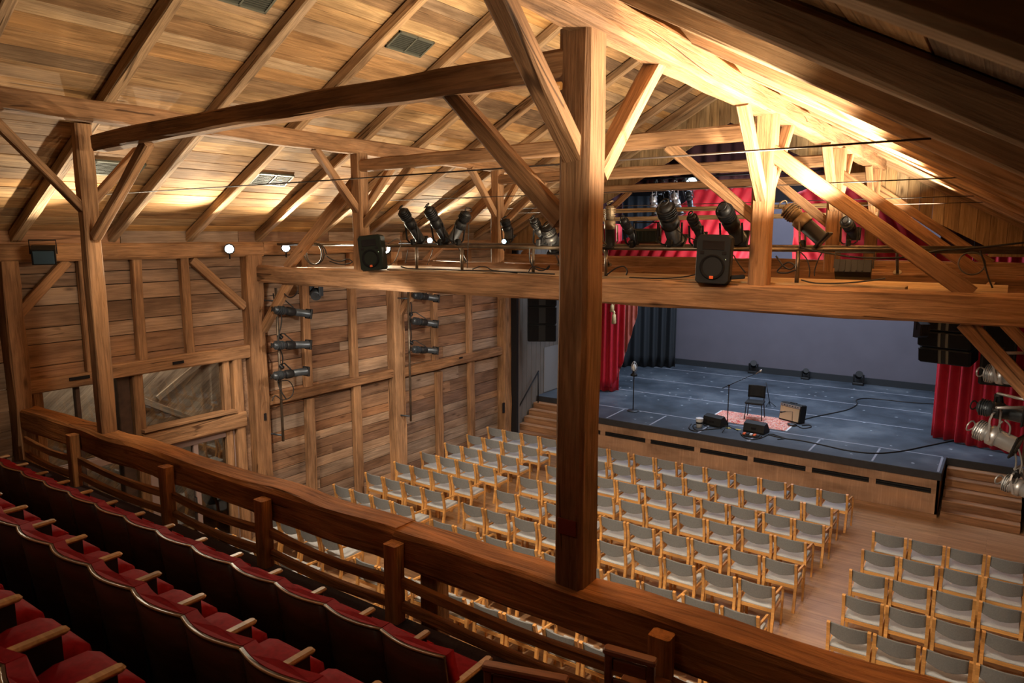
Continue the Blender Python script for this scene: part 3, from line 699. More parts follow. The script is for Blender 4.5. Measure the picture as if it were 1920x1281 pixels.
# black leg, cyclorama
drape('black_leg', 'black masking drape hanging beside the grey backdrop', 'drape', [(-12.6, 24.2), (-11.5, 24.9), (-10.25, 25.6)], SZ+.01, 7.5, 'black_drape', .14, .34, seed=7)
cy = thing('backdrop', 'plain grey backdrop across the rear of the stage', 'backdrop', (XC, 26.45, SZ))
MB().box((-12.4, 26.42, SZ+.10), (1.4, 26.45, 7.2)).build('cloth', 'cyclorama', cy)
MB().box((-12.4, 26.36, SZ+.0), (1.4, 26.41, SZ+.22)).build('hem_strip', 'black_drape', cy)
# drapes seen through the gable opening
def op_in(X, dz): return op_top(X)-dz
YD = 19.2
def prof(pxs):
    P = [PY(x, y, YD) for x, y in pxs]
    def f(X):
        if X <= P[0].x: return P[0].z
        for a, b in zip(P, P[1:]):
            if X <= b.x: return a.z+(b.z-a.z)*(X-a.x)/(b.x-a.x)
        return P[-1].z
    return f, P[0].x, P[-1].x
pf, xa, xb = prof([(1140, 462), (1190, 440), (1235, 410), (1285, 378), (1296, 352), (1440, 343)])
d1 = drape('overhead_curtain', 'swagged red curtain behind the lamps left of the loudspeaker', 'curtain', [(xa, YD), (xb, YD)], 5.3, 8.2, 'red_drape', .06, .36, seed=11, top=lambda u: pf(xa+(xb-xa)*u), bot=lambda u: H-.75, shear=-.45)
pg, xc_, xd = prof([(1492, 362), (1530, 348), (1610, 352), (1650, 385), (1700, 420), (1790, 470)])
d2 = drape('overhead_curtain', 'swagged red curtain behind the posts right of the loudspeaker', 'curtain', [(xc_, YD), (xd, YD)], 5.4, 8.0, 'red_drape', .06, .34, seed=13, top=lambda u: pg(xc_+(xd-xc_)*u), bot=lambda u: H-.75, shear=.5)
drape('dark_valance', 'dark maroon masking cloth above the red curtains', 'drape', [(-12.2, 18.85), (-5.6, 18.85), (1.4, 18.85)], 7.42, 9.5, 'dark_drape', .06, .4, seed=17)
drape('dark_masking', 'dark masking cloth filling the side of the gable opening by the plank wall', 'drape', [(-12.4, 20.4), (-10.3, 20.9)], 4.8, 9.4, 'dark_drape', .05, .35, seed=19)
drape('dark_masking', 'dark masking cloth filling the side of the gable opening by the steps', 'drape', [(-1.3, 18.3), (1.5, 18.0)], 5.75, 9.4, 'dark_drape', .05, .35, seed=20)

# ---- things on the stage
def at_stage(x, y): return PZ(x, y, SZ)
g = at_stage(1187, 771); t = thing('ghost_light', 'unlit stand lamp with caged bulb on round base by the red curtain', 'lamp', g)
MB().lathe([(0, .17), (.02, .17), (.035, .15), (.045, .03)], basis(g, g+V((0, 0, 1))), 20).build('base', 'cast_metal', t)
MB().tube([g+V((0, 0, .03)), g+V((0, 0, 1.05))], .016).build('pole', 'black_metal', t)
MB().lathe([(0, .05), (.02, .10), (.06, .10), (.10, .05), (.16, .04)], basis(g+V((0, 0, 1.02)), g+V((0, 0, 2))), 12).build('socket', 'black_metal', t)
MB().lathe([(0, .025), (.05, .05), (.12, .065), (.19, .045), (.22, .01)], basis(g+V((0, 0, 1.17)), g+V((0, 0, 2))), 12).build('bulb', 'bulb_glass', t)
m = MB()
for k in range(6):
    a = k*math.pi/3; m.tube([g+V((math.cos(a)*r, math.sin(a)*r, 1.15+z)) for r, z in ((.05, 0), (.09, .08), (.09, .2), (.03, .3), (0, .31))], .005, 4)
m.build('cage', 'aluminium', t)
# rug
A, B, C, D = at_stage(1340, 780), at_stage(1362, 769), at_stage(1480, 797), at_stage(1461, 808)
rc = (A+B+C+D)/4; o = MB().rbox((-1.02, -.62, 0), (1.02, .62, .012), .004).build('rug', 'rug_weave', None, Matrix.Translation(V((-5.45, 19.3, SZ+.001)))); tag(o, 'red and white patterned rug under the black chair', 'rug')
for sx in (-1, 1): MB().box((-5.45+sx*1.02, 18.7, SZ+.001), (-5.45+sx*1.07, 19.9, SZ+.006)).build('fringe', 'bucket_white', o)
# microphone on stand
g = at_stage(1363, 809)+V((0, 0, .013)); t = thing('microphone_stand', 'microphone on boom stand at the edge of the rug', 'microphone', g)
for k in range(3):
    a = k*2.1+.4; MB().tube([g+V((0, 0, .14)), g+V((math.cos(a)*.28, math.sin(a)*.28, .012))], .011, 6).build('leg', 'black_metal', t)
MB().tube([g+V((0, 0, .05)), g+V((0, 0, 1.2))], .013, 8).build('pole', 'black_metal', t)
MB().tube([g+V((-.15, -.05, 1.12)), g+V((.62, .16, 1.56))], .009, 6).build('boom', 'black_metal', t)
e = g+V((.62, .16, 1.56)); MB().lathe([(0, .012), (.12, .018), (.13, .028), (.17, .03), (.195, .015)], basis(e-V((.02, .0, .02)), e+V((.6, .15, .45))), 10).build('microphone', 'aluminium', t)
MB().lathe([(-.03, .025), (.03, .025)], basis(g+V((0, 0, 1.2)), g+V((0, 1, 1.2))), 8).build('clutch', 'black_metal', t)
# black chair
g = V((-5.45, 19.5, SZ+.013)); R_ = Matrix.Rotation(math.pi+.12, 4, 'Z'); Mc = Matrix.Translation(g) @ R_
t = link('stage_chair', None, Mc); tag(t, 'black padded chair standing on the rug', 'chair')
for sx in (-1, 1):
    MB().tube([(sx*.23, .22, 0), (sx*.2, .2, .44)], .013, 6).build('leg', 'black_metal', t, Mc)
    MB().tube([(sx*.23, -.26, 0), (sx*.2, -.18, .45), (sx*.2, -.25, .86)], .013, 6).build('leg', 'black_metal', t, Mc)
MB().rbox((-.24, -.2, .43), (.24, .24, .49), .02).build('seat', 'black_plastic', t, Mc)
m = MB(); m.loft([[(x, -.2-.1*(z-.5)+.05*(x/.23)**2-.02, z) for x in (-.23, -.12, 0, .12, .23)] + [(x, -.235-.1*(z-.5)+.05*(x/.23)**2-.02, z) for x in (.23, .12, 0, -.12, -.23)] for z in (.55, .6, .8, .87, .89)], None, True, True); m.build('backrest', 'black_plastic', t, Mc)
# music stand leaning behind the chair
g = at_stage(1444, 762); t = thing('small_stand', 'thin black stand beside the black chair', 'stand', g)
MB().tube([g+V((0, 0, .02)), g+V((-.14, -.05, .72))], .011, 6).build('pole', 'black_metal', t)
for k in range(3):
    a = k*2.1; MB().tube([g+V((-.03, 0, .15)), g+V((math.cos(a)*.16, math.sin(a)*.16, .01))], .009, 6).build('leg', 'black_metal', t)
# amplifier
ga = at_stage(1457, 785); gb = at_stage(1490, 796)
Ma = Matrix.Translation(V((-4.55, 19.78, SZ))) @ Matrix.Rotation(-.42, 4, 'Z') @ Matrix.Rotation(math.radians(-7), 4, 'X')
t = link('guitar_amplifier', None, Ma); tag(t, 'tan fronted guitar amplifier at the corner of the rug', 'amplifier')
MB().rbox((-.33, -.1, 0), (.33, .16, .5), .02).build('cabinet', 'black_plastic', t, Ma)
MB().box((-.30, -.112, .04), (.30, -.1, .39)).build('grille_cloth', 'tolex_tan', t, Ma)
cp = MB().box((-.31, -.116, .40), (.31, -.1, .47)).build('control_panel', 'aluminium', t, Ma)
for k in range(7): MB().lathe([(0, .014), (.02, .012)], Matrix.Translation(V((-.26+k*.085, -.118, .435))) @ Matrix.Rotation(-math.pi/2, 4, 'Z'), 8).build('knob', 'black_plastic', cp, Ma)
MB().rbox((-.1, -.02, .5), (.1, .06, .525), .01).build('handle', 'black_metal', t, Ma)
g = Ma @ V((.30, -.35, 0)); t = thing('amp_microphone', 'short microphone stand aimed at the tan amplifier', 'microphone', g)
MB().lathe([(0, .12), (.015, .12), (.025, .02)], basis(g, g+V((0, 0, 1))), 16).build('base', 'cast_metal', t)
MB().tube([g+V((0, 0, .02)), g+V((0, 0, .34)), g+V((-.22, .04, .30))], .008, 6).build('pole', 'black_metal', t)
MB().lathe([(0, .012), (.1, .016), (.11, .024), (.15, .024)], basis(g+V((-.18, .03, .31)), g+V((-.4, .06, .25))), 8).build('microphone', 'black_metal', t)
# wedge monitors
for (px_, py_, rot, lab) in ((1338, 799, .28, 'black wedge monitor speaker beside the white tub'), (1415, 812, .12, 'black wedge monitor speaker in front of the rug')):
    c = at_stage(px_, py_); Mw = Matrix.Translation(c+V((0, .12, 0))) @ Matrix.Rotation(rot*-1, 4, 'Z') @ Matrix.Scale(.78, 4)
    t = link('stage_monitor', None, Mw); tag(t, lab, 'speaker', 'wedge monitors')
    prof = [(-.22, 0), (.24, 0), (.26, .08), (.02, .36), (-.18, .30), (-.24, .06)]
    m = MB(); m.loft([[(x, y, z) for y, z in prof] for x in (-.35, .35)], None, True, False); m.build('cabinet', 'black_plastic', t, Mw)
    m = MB(); a0, b0 = V((0, .255, .09)), V((0, .03, .35)); nn = V((0, .77, .64))
    m.add([(-.32, *(a0+nn*.004)[1:]), (.32, *(a0+nn*.004)[1:]), (.32, *(b0+nn*.004)[1:]), (-.32, *(b0+nn*.004)[1:]), (-.32, *(a0+nn*.015)[1:]), (.32, *(a0+nn*.015)[1:]), (.32, *(b0+nn*.015)[1:]), (-.32, *(b0+nn*.015)[1:])], [(0, 1, 2, 3), (7, 6, 5, 4), (0, 4, 5, 1), (1, 5, 6, 2), (2, 6, 7, 3), (3, 7, 4, 0)]); m.build('grille', 'speaker_grille', t, Mw)
    MB().box((-.08, -.235, .12), (.08, -.215, .2)).build('handle_recess', 'dark_house', t, Mw)
# white tub and pedal board, coiled lead
c = at_stage(1311, 801); t = thing('tub', 'white lidded tub standing in coiled cable', 'tub', c)
MB().lathe([(0, .075), (.17, .09), (.19, .095), (.21, .095)], basis(c, c+V((0, 0, 1))), 16).build('body', 'bucket_white', t)
MB().lathe([(.10, .087), (.10, .0885), (.15, .094), (.15, .092)], basis(c, c+V((0, 0, 1))), 16, False).build('label_band', 'black_plastic', t)
MB().lathe([(.21, .08), (.225, .1), (.245, .095)], basis(c, c+V((0, 0, 1))), 16).build('lid', 'bucket_white', t)
c = at_stage(1410, 818)+V((0, -.05, 0)); t = thing('pedal_board', 'small black pedal board with coloured knobs on the stage edge', 'pedals', c)
MB().rbox((c.x-.24, c.y-.1, c.z), (c.x+.24, c.y+.1, c.z+.04), .01).build('board', 'black_plastic', t)
for k, mt in enumerate(('orange_badge', 'cast_metal', 'bucket_white', 'orange_badge', 'cast_metal')): MB().rbox((c.x-.21+k*.086, c.y-.07, c.z+.04), (c.x-.145+k*.086, c.y+.06, c.z+.075), .008).build('pedal', mt, t)
for px_, py_, lab in ((1365, 803, 'yellow tape mark by the wedge monitor beside the tub'), (1384, 806, 'yellow tape mark between the wedge monitors')):
    c = at_stage(px_, py_); o = MB().rbox((c.x-.07, c.y-.02, c.z), (c.x+.07, c.y+.02, c.z+.012), .003).build('tape_mark', 'yellow_tape'); tag(o, lab, 'tape', 'yellow marks')
def cable(pts, lab, r=.012, mat='cable_rubber', cat='cable', group=None):
    # smooth through the points
    P = [V(p) for p in pts]; out = []
    for i in range(len(P)-1):
        a = P[max(i-1, 0)]; b = P[i]; c_ = P[i+1]; d = P[min(i+2, len(P)-1)]
        for k in range(6):
            t_ = k/6; out.append(.5*((2*b)+(-a+c_)*t_+(2*a-5*b+4*c_-d)*t_*t_+(-a+3*b-3*c_+d)*t_**3))
    out.append(P[-1]); o = MB().tube(out, r, 6).build('cable', mat); return tag(o, lab, cat, group)
Zc = SZ+.014
cable([PZ(x, y, Zc) for x, y in ((1506, 787), (1530, 781), (1560, 775), (1590, 768), (1607, 758), (1606, 750), (1625, 747), (1660, 750), (1710, 755), (1758, 758))], 'black cable running from the amplifier to the far red curtain', .016)
cable([PZ(x, y, Zc) for x, y in ((1440, 815), (1470, 822), (1500, 826), (1540, 834), (1590, 845), (1640, 850), (1690, 846), (1740, 836), (1790, 826), (1815, 824))], 'long black cable curving over the tape lines to the curtain', .016)
cable([PZ(x, y, Zc) for x, y in ((1296, 795), (1292, 803), (1302, 808), (1320, 806), (1326, 800), (1314, 795), (1300, 797), (1305, 806), (1330, 805), (1352, 803))], 'coil of black cable around the white tub', .014)
cable([PZ(x, y, Zc) for x, y in ((1388, 812), (1395, 820), (1410, 824), (1428, 821), (1445, 814), (1460, 818), (1472, 822), (1458, 824))], 'tangle of black cable round the pedal board', .012)
cable([PZ(x, y, Zc) for x, y in ((1492, 797), (1505, 803), (1520, 801), (1518, 797), (1504, 798))], 'loop of black cable at the foot of the amplifier', .014)
# floor lamps along the backdrop
for px_, py_, lab in ((1412, 700, 'black floor spotlight at the backdrop beside the black drape'), (1510, 711, 'small black floor spotlight in the middle of the backdrop'), (1609, 722, 'black floor spotlight at the backdrop on the red curtain side')):
    c = at_stage(px_, py_); t = thing('floor_spotlight', lab, 'spotlight', c, 'lamps along the backdrop'); s = 1.0 if px_ != 1510 else .8
    MB().rbox((c.x-.17*s, c.y-.12, c.z), (c.x+.17*s, c.y+.12, c.z+.09*s), .02).build('base', 'black_plastic', t)
    m = MB()
    for sx in (-1, 1): m.rbox((c.x+sx*.15*s-.02, c.y-.05, c.z+.09*s), (c.x+sx*.15*s+.02, c.y+.05, c.z+.36*s), .01)
    m.build('yoke', 'black_plastic', t)
    MB().lathe([(-.14*s, .07*s), (-.1*s, .11*s), (.1*s, .12*s), (.13*s, .11*s)], Matrix.Translation(c+V((0, 0, .34*s))) @ Matrix.Rotation(-math.pi/2+.3, 4, 'Z') @ Matrix.Rotation(-.5, 4, 'Y'), 14).build('head', 'black_plastic', t)

# ================================================================ HALL CHAIRS
def chair_meshes(arm):
    P = []
    for sx in (-1, 1):
        x = sx*.252
        P.append(('leg', 'beech', MB().tube([(x, -.30, 0), (x, -.235, .30), (x, -.215, .47), (x, -.24, .66), (x, -.285, .815)], .031, 4, False)))
        if arm and sx > 0:
            P.append(('leg', 'beech', MB().tube([(x+.03, .20, 0), (x+.03, .225, .40), (x+.03, .225, .54), (x+.028, .205, .61), (x+.025, .15, .645), (x+.02, .05, .652), (x+.01, -.1, .655), (x, -.225, .66)], .0215, 4, False)))
        else: P.append(('leg', 'beech', MB().tube([(x, .20, 0), (x, .215, .43)], .027, 4, False)))
    m = MB(); m.box((-.252, -.225, .375), (.252, -.200, .425)); m.box((-.252, .19, .365), (.252, .215, .42))
    for sx in (-1, 1): m.box((sx*.252-.012, -.22, .37), (sx*.252+.012, .21, .42))
    P.append(('seat_frame', 'beech', m))
    # upholstered seat, dished with rolled front
    m = MB(); rings = []
    for x in (-.235, -.225, -.15, 0, .15, .225, .235):
        e = .02 if abs(x) > .23 else 0
        top = [(.262, .425), (.258, .45), (.235, .472), (.1, .468), (-.08, .455), (-.2, .462), (-.215, .445)]
        rings.append([(x, y*(1-e), z-e*.4-(0.008*(1-(x/.235)**2))) for y, z in top]+[(x, -.21, .422), (x, .25, .418)])
    m.loft(rings, None, True, True); P.append(('seat', 'chair_seat_fabric', m))
    # curved back shell
    m = MB(); rings = []
    xs = [-.232, -.19, -.12, -.06, 0, .06, .12, .19, .232]
    for z in (0, .02, .5, .97, 1):
        r = []
        for sgn in (0, 1):
            for x in (xs if sgn == 0 else xs[::-1]):
                q = 1-(x/.232)**2
                zb = .635-.045*q; zt_ = .805+.012*q; zz = zb+(zt_-zb)*z
                y = -.235-.10*max(0, zz-.6)*1.2-.055*q
                r.append((x, y+(.012 if sgn == 0 else -.012), zz))
        rings.append(r)
    m.loft(rings, None, True, True); P.append(('backrest', 'chair_back_fabric', m))
    return P
CM = {}
for arm in (0, 1):
    lst = []
    for nm, mt, mb_ in chair_meshes(arm):
        me = mb_.mesh(nm); me.materials.append(MATS[mt]); lst.append((nm, me))
    CM[arm] = lst
crn = random.Random(8)
def hall_chair(x, y, arm, label, group):
    Mw = Matrix.Translation(V((x, y, 0))) @ Matrix.Rotation(crn.uniform(-.02, .02), 4, 'Z')
    t = link('hall_chair', None, Mw); t.empty_display_size = .1; tag(t, label, 'chair', group)
    for nm, me in CM[arm]:
        o = bpy.data.objects.new(nm, me); COL.objects.link(o); o.parent = t; WM[o] = Mw
S5 = 5.2; BK = .285                          # chair-top plane below the lens; back leans behind the origin
# measured left corner of each grey back at chair-top height; +.245 to the chair centre
for r in range(12):
    Y = (2.920-.1772*r)*S5+BK
    for k in range(4):
        X = -11.43+.012*r+k*.575+.245
        hall_chair(X, Y, 1 if k == 3 else 0, f'beech chair, {ORD[r+1]} row from stage, plank wall block, {ORD[k+1]} from the wall', 'chairs by the plank wall')
for r in range(12):
    Y = (2.930-.1860*r)*S5+BK
    shift = (-.542, -.562, -.553, -.572, -.558, -.577, -.567)[r % 7]
    nc = 10
    for k in range(nc):
        # k from the right end; pairs
        dx = (k//2)*.235+(k % 2)*.1105
        X = (shift-dx)*S5+.245
        hall_chair(X, Y, 1 if k % 2 == 0 else 0, f'beech chair, {ORD[r+1]} row from stage, centre block, {ORD[nc-k]} from plank wall side', 'chairs of the centre block')
for r in range(9):
    Y = (2.602-.1757*r)*S5+BK
    for k in range(4):
        X = (-.306-.006*(r % 3))*S5+k*.573+.245
        hall_chair(X, Y, 0, f'beech chair, {ORD[r+1]} row from stage, narrow block facing steps, {ORD[k+1]} from the aisle', 'chairs by the stage steps')

# ================================================================ BALCONY SEATS
def seat_meshes():
    W = .53; P = []
    def shell(y0, y1, z0f, z1f, n=10, bulge=.055):
        rings = []
        for z in (0, .5, 1):
            r = []
            for sgn in (0, 1):
                rr = range(n+1) if sgn == 0 else range(n, -1, -1)
                for i in rr:
                    x = -W/2+W*i/n; q = math.sin(math.pi*i/n)
                    r.append((x*.99, (y0 if sgn else y1)-bulge*q+(.10*(1-z)), z0f+(z1f-z0f)*z-(.012*(1-q) if z == 1 else 0)))
            rings.append(r)
        return rings
    P.append(('backrest', 'seat_board', MB().loft(shell(-.015, .0, .08, .85), None, True, True)))
    P.append(('back_cushion', 'red_velvet_seat', MB().loft(shell(.003, .075, .42, .852), None, True, True)))
    # pale top bead
    n = 10; P.append(('top_bead', 'armrest_wood', MB().tube([(-W/2*.985+W*.985*i/n, -.018-.055*math.sin(math.pi*i/n), .845-.012*(1-math.sin(math.pi*i/n))) for i in range(n+1)], .007, 6)))
    # seat cushion, rounded front
    rings = []
    for x in (-.23, -.21, -.1, 0, .1, .21, .23):
        e = 1 if abs(x) < .22 else .86
        rings.append([(x, .12, .32), (x, .40*e+.05, .30), (x, .50*e+.03, .33), (x, .54*e+.02, .38), (x, .53*e+.02, .42*e+.02), (x, .46*e+.03, .455*e+.02), (x, .34, .465*e+.015), (x, .14, .42)])
    P.append(('seat_cushion', 'red_velvet_seat', MB().loft(rings, None, True, True)))
    # armrest and standard on the right side
    P.append(('armrest', 'armrest_wood', MB().rbox((W/2-.028, .02, .585), (W/2+.028, .44, .615), .012)))
    P.append(('standard', 'black_metal', MB().box((W/2-.018, .04, 0), (W/2+.018, .40, .585))))
    return P
SM = []
for nm, mt, mb_ in seat_meshes():
    me = mb_.mesh(nm); me.materials.append(MATS[mt]); SM.append((nm, me))
def row(i, xs, lab):
    for k, x in enumerate(xs):
        Mw = Matrix.Translation(V((x, RY[i], RT[i]-.85)))
        t = link('theatre_chair', None, Mw); tag(t, f'red velvet balcony seat, {lab} row, {ORD[k+1]} from the plank wall', 'seat', 'red balcony seats')
        for nm, me in SM:
            o = bpy.data.objects.new(nm, me); COL.objects.link(o); o.parent = t; WM[o] = Mw
PT = .532
c1x = PZ(524, 1085, RT[0]).x; c2x = PZ(425/2.556, 780+705/2.556, RT[1]).x
xs1 = [c1x+PT*(k+.5) for k in range(-12, 3)]
xs1 = [x for x in xs1 if -11.75 < x]
row(0, xs1, 'front')
row(1, [c2x+PT*(k+.5) for k in range(-7, 11) if -11.7 < c2x+PT*(k+.5) < -.3], 'second')
c3x = PZ(345/2.556, 780+1010/2.556, RT[2]-.25).x
row(2, [c3x+PT*(k+.5) for k in range(-7, 8) if -6.5 < c3x+PT*(k+.5) < -.5], 'third')
# two panelled wooden chairs at the end of the front row
for (a, b, lab, hgt) in (((1135, 1212), (1228, 1238), 'dark panelled wooden chair tight against the stub post', .0), ((908, 1243), (1062, 1272), 'dark panelled wooden chair beside the last red seat', .0)):
    p, q = PZ(*a, 3.57), PZ(*b, 3.57); d = (q-p); wdt = d.length; ang = math.atan2(d.y, d.x)
    Mw = Matrix.Translation(V((p.x, p.y, 2.72))) @ Matrix.Rotation(ang, 4, 'Z'); t = link('wooden_chair', None, Mw); tag(t, lab, 'chair', 'wooden chairs on the balcony')
    for x in (0, wdt-.045): MB().rbox((x, -.02, 0), (x+.045, .03, .84), .008).build('leg', 'dark_panel_wood', t, Mw)
    for x in (0, wdt-.045): MB().rbox((x, .38, 0), (x+.045, .43, .44), .008).build('leg', 'dark_panel_wood', t, Mw)
    MB().rbox((-.01, -.03, .81), (wdt+.01, .04, .85), .01).build('top_rail', 'dark_panel_wood', t, Mw)
    for z in (.70, .57): MB().rbox((.045, .0, z), (wdt-.045, .02, z+.085), .008).build('back_slat', 'dark_panel_wood', t, Mw)
    MB().rbox((0, 0, .42), (wdt, .44, .46), .01).build('seat', 'dark_panel_wood', t, Mw)
# ================================================================ CATWALK PIPES AND LAMPS
def pipe(name, pts, lab, r=.024, posts=(), cat='pipe', mat='pipe_metal'):
    t = thing(name, lab, cat, pts[0]); MB().tube(pts, r, 10).build('rail', mat, t)
    for p, q in posts: MB().tube([p, q], r*.9, 8).build('stanchion', mat, t); MB().lathe([(0, .06), (.012, .06)], basis(p, q), 10).build('foot', mat, t)
    return t
PYA = 8.72; ZA = rz(-.152); TT = rz(-.56)
pipe('lighting_pipe', [(XL+.4, PYA, ZA), (XC, PYA, ZA-.01), (XR-.1, PYA, ZA)], 'long metal pipe carrying lamps above the loudspeaker tie beam', .027,
     [((PY(px_, 470, PYA).x, PYA, rz(-.55)), (PY(px_, 470, PYA).x, PYA, ZA)) for px_ in (781, 866, 1000, 1137, 1497)])
PYB = 11.95
pipe('lighting_pipe', [(XL+.5, PYB, rz(-.16)), (XR-.1, PYB, rz(-.16))], 'metal pipe carrying lamps on the pale tie beam behind', .024,
     [((x_, PYB+.3, rz(-.55)), (x_, PYB, rz(-.16))) for x_ in (-9.8, -7.4, -6.3, -4.4, -1.4)])
o = MB().box((-8.6, 8.62, TT-.02), (-.9, 8.86, TT+.02)).build('walk_plank', 'gable_board'); tag(o, 'thin plank lying along the loudspeaker tie beam', 'plank')
ck = thing('catwalk', 'plank catwalk between the lighting pipes', 'catwalk', (XC, 10.4, rz(-.6)))
for k in range(6): board(ck, (-11.0, 9.0+k*.32, rz(-.62)), (0.0, 9.0+k*.32, rz(-.62)), .3, .04, 'gable_board', (0, 0, 1), 'plank')
for xx in (-10.8, -5.6, -.2): T(ck, 'joist', (xx, 8.6, rz(-.68)), (xx, 12.3, rz(-.68)), .1, .08)

def fixture(rear, front, mount, lab, style='black', rad=.085, group='stage lamps'):
    rear, front, mount = V(rear), V(front), V(mount); ax = front-rear; L = ax.length; c = rear+ax*.45
    hm, bm, fm = {'black': ('black_metal', 'black_metal', 'cast_metal'), 'grey': ('cast_metal', 'black_metal', 'cast_metal'), 'silver': ('aluminium', 'aluminium', 'aluminium'), 'bronze': ('old_bronze', 'old_bronze', 'black_metal')}[style]
    t = thing('stage_lamp', lab, 'spotlight', mount, group); M_ = basis(rear, front); r = rad
    hs_ = MB().lathe([(0, r*.5), (L*.03, r*.75), (L*.28, r*.95), (L*.3, r*.8), (L*.33, r*.8)], M_, 14).build('lamp_housing', hm, t)
    for k in range(4): MB().lathe([(L*(.07+k*.05), r*.8), (L*(.07+k*.05), r*1.06), (L*(.085+k*.05), r*1.06), (L*(.085+k*.05), r*.8)], M_, 14, smooth=False).build('cooling_fin', hm, hs_)
    MB().lathe([(L*.33, r*.8), (L*.36, r*1.02), (L*.52, r*1.02), (L*.55, r*.9)], M_, 14).build('shutter_barrel', bm, t)
    lt_ = MB().lathe([(L*.55, r*.86), (L*.93, r*.86), (L*.94, r*.98), (L*.97, r*.98)], M_, 14).build('lens_tube', fm, t)
    MB().rbox((L*.95, -r*1.15, -r*1.15), (L, r*1.15, r*1.15), .01, M_).build('gel_frame', 'black_metal', lt_)
    MB().lathe([(L*1.0, r*.8), (L*1.004, r*.8)], M_, 14).build('lens', 'blue_glass', lt_)
    # handle ring on the back
    MB().tube([M_ @ V((-.01+.0, r*.55*math.cos(a), r*.55*math.sin(a))) + ax.normalized()*(-.05*math.sin(a/2)) for a in [k*math.pi*2/10 for k in range(11)]], .009, 5).build('handle', bm, t)
    # yoke from both sides of the barrel to the clamp
    up = (mount-c); up = up.normalized() if up.length > .01 else V((0, 0, 1)); side = ax.normalized().cross(up)
    side = side.normalized() if side.length > .05 else ax.normalized().cross(V((0, 0, 1))).normalized()
    h = (mount-c).length; w = r*1.35
    MB().tube([c+side*w, c+side*w+up*(h*.72), c+side*w*.6+up*(h*.86), c-side*w*.6+up*(h*.86), c-side*w+up*(h*.72), c-side*w], .014, 4, False).build('yoke', bm, t)
    MB().rbox((-.035, -.035, -.03), (.035, .035, .07), .012, basis(mount-up*.08, mount, (0, 1, 0)) @ Matrix.Rotation(math.pi/2, 4, 'Y')).build('clamp', 'black_metal', t)
    return t
def catlamp(cx_, r_, f_, lab, style='black', rad=.09, Y=PYA, z=ZA, plane='X', dy=0):
    mnt = PY(cx_, 465, Y); mnt = V((mnt.x, Y, z)); X_ = mnt.x
    if plane == 'X': a, b = PX(*r_, X_), PX(*f_, X_)
    else: a, b = PY(*r_, Y+dy), PY(*f_, Y+dy)
    L = (b-a).length; c = (a+b)/2; d = (b-a).normalized(); L2 = max(.42, min(.78, L)); a, b = c-d*L2/2, c+d*L2/2
    return fixture(a, b, mnt, lab, style, rad)
catlamp(775, (753, 393), (790, 452), 'black stage lamp on the pipe, first after the speaker by the wall')
catlamp(826, (802, 390), (838, 452), 'black stage lamp on the pipe leaning over a bright work light')
catlamp(858, (876, 398), (848, 450), 'black stage lamp tilted the other way on the lighting pipe', plane='Y')
catlamp(1010, (1000, 412), (1024, 455), 'slim black stage lamp beside the big dark post', rad=.07)
catlamp(1032, (1028, 432), (1040, 462), 'short black stage lamp with ring handle against the dark post', rad=.10)
catlamp(1186, (1168, 412), (1192, 452), 'small black stage lamp beyond the big dark post', rad=.06)
catlamp(1255, (1246, 385), (1268, 455), 'large black stage lamp in front of the red curtain', rad=.12)
catlamp(1306, (1296, 405), (1315, 445), 'small black stage lamp behind the loudspeaker', rad=.065)
catlamp(1372, (1350, 380), (1392, 458), 'black stage lamp between loudspeaker and post', rad=.10)
catlamp(1505, (1472, 388), (1545, 452), 'long ribbed bronze stage lamp right of the post', 'bronze', .10, plane='Y')
catlamp(1590, (1580, 405), (1606, 447), 'green-black stage lamp seen between braces', 'grey', .09, Y=PYB, z=rz(-.16))
catlamp(952, (946, 412), (956, 446), 'black stage lamp on the rear pipe beside a post', Y=PYB, z=rz(-.16), rad=.10)
# hanging bronze tube lamp against the dark post
c = PY(1143, 425, PYA); fixture(c+V((0, 0, .28)), c+V((0, 0.02, -.30)), (c.x+.02, PYA+.0, ZA), 'upright bronze stage lamp hanging beside the dark post', 'bronze', .075)
# flood lights (boxes)
def flood(p, lab, w=.34, h=.2, d=.22, mat='black_metal', rot=0, tilt=0, lens=None, mount=None, estr=None):
    Mw = Matrix.Translation(V(p)) @ Matrix.Rotation(rot, 4, 'Z') @ Matrix.Rotation(tilt, 4, 'X'); t = link('flood_light', None, Mw); tag(t, lab, 'spotlight', 'flood lights')
    prof = [(-d/2, -h*.35), (-d/2, h*.35), (0, h/2), (d/2, h/2), (d/2, -h/2), (0, -h/2)]
    MB().loft([[(x, y, z) for y, z in prof] for x in (-w/2, -w/2+.015, w/2-.015, w/2)], None, True, False).build('housing', mat, t, Mw)
    MB().rbox((-w/2+.02, d/2, -h/2+.02), (w/2-.02, d/2+.012, h/2-.02), .004).build('lens', lens or 'blue_glass', t, Mw)
    MB().tube([(-w/2-.015, 0, 0), (-w/2-.015, 0, h*.9), (w/2+.015, 0, h*.9), (w/2+.015, 0, 0)], .012, 4, False).build('yoke', 'black_metal', t, Mw)
    m = MB()
    for k in range(5): m.box((-w/2+.03+k*(w-.06)/5, -d/2-.012, -h*.3), (-w/2+.045+k*(w-.06)/5, -d/2, h*.3))
    m.build('cooling_fin', mat, t, Mw); return t
flood(PY(1212, 443, 8.85), 'black box flood light in front of the red curtain', .34, .2, .2, 'green_black')
flood(PY(1600, 503, 8.62), 'black ribbed flood light lying on the tie beam', .36, .2, .22, 'black_metal', .1, -.3)
flood(PX(82, 476, -11.62), 'dark flood light with violet lens under the roof by the plank wall', .3, .24, .26, 'black_metal', -2.0, -.4, 'blue_glass')
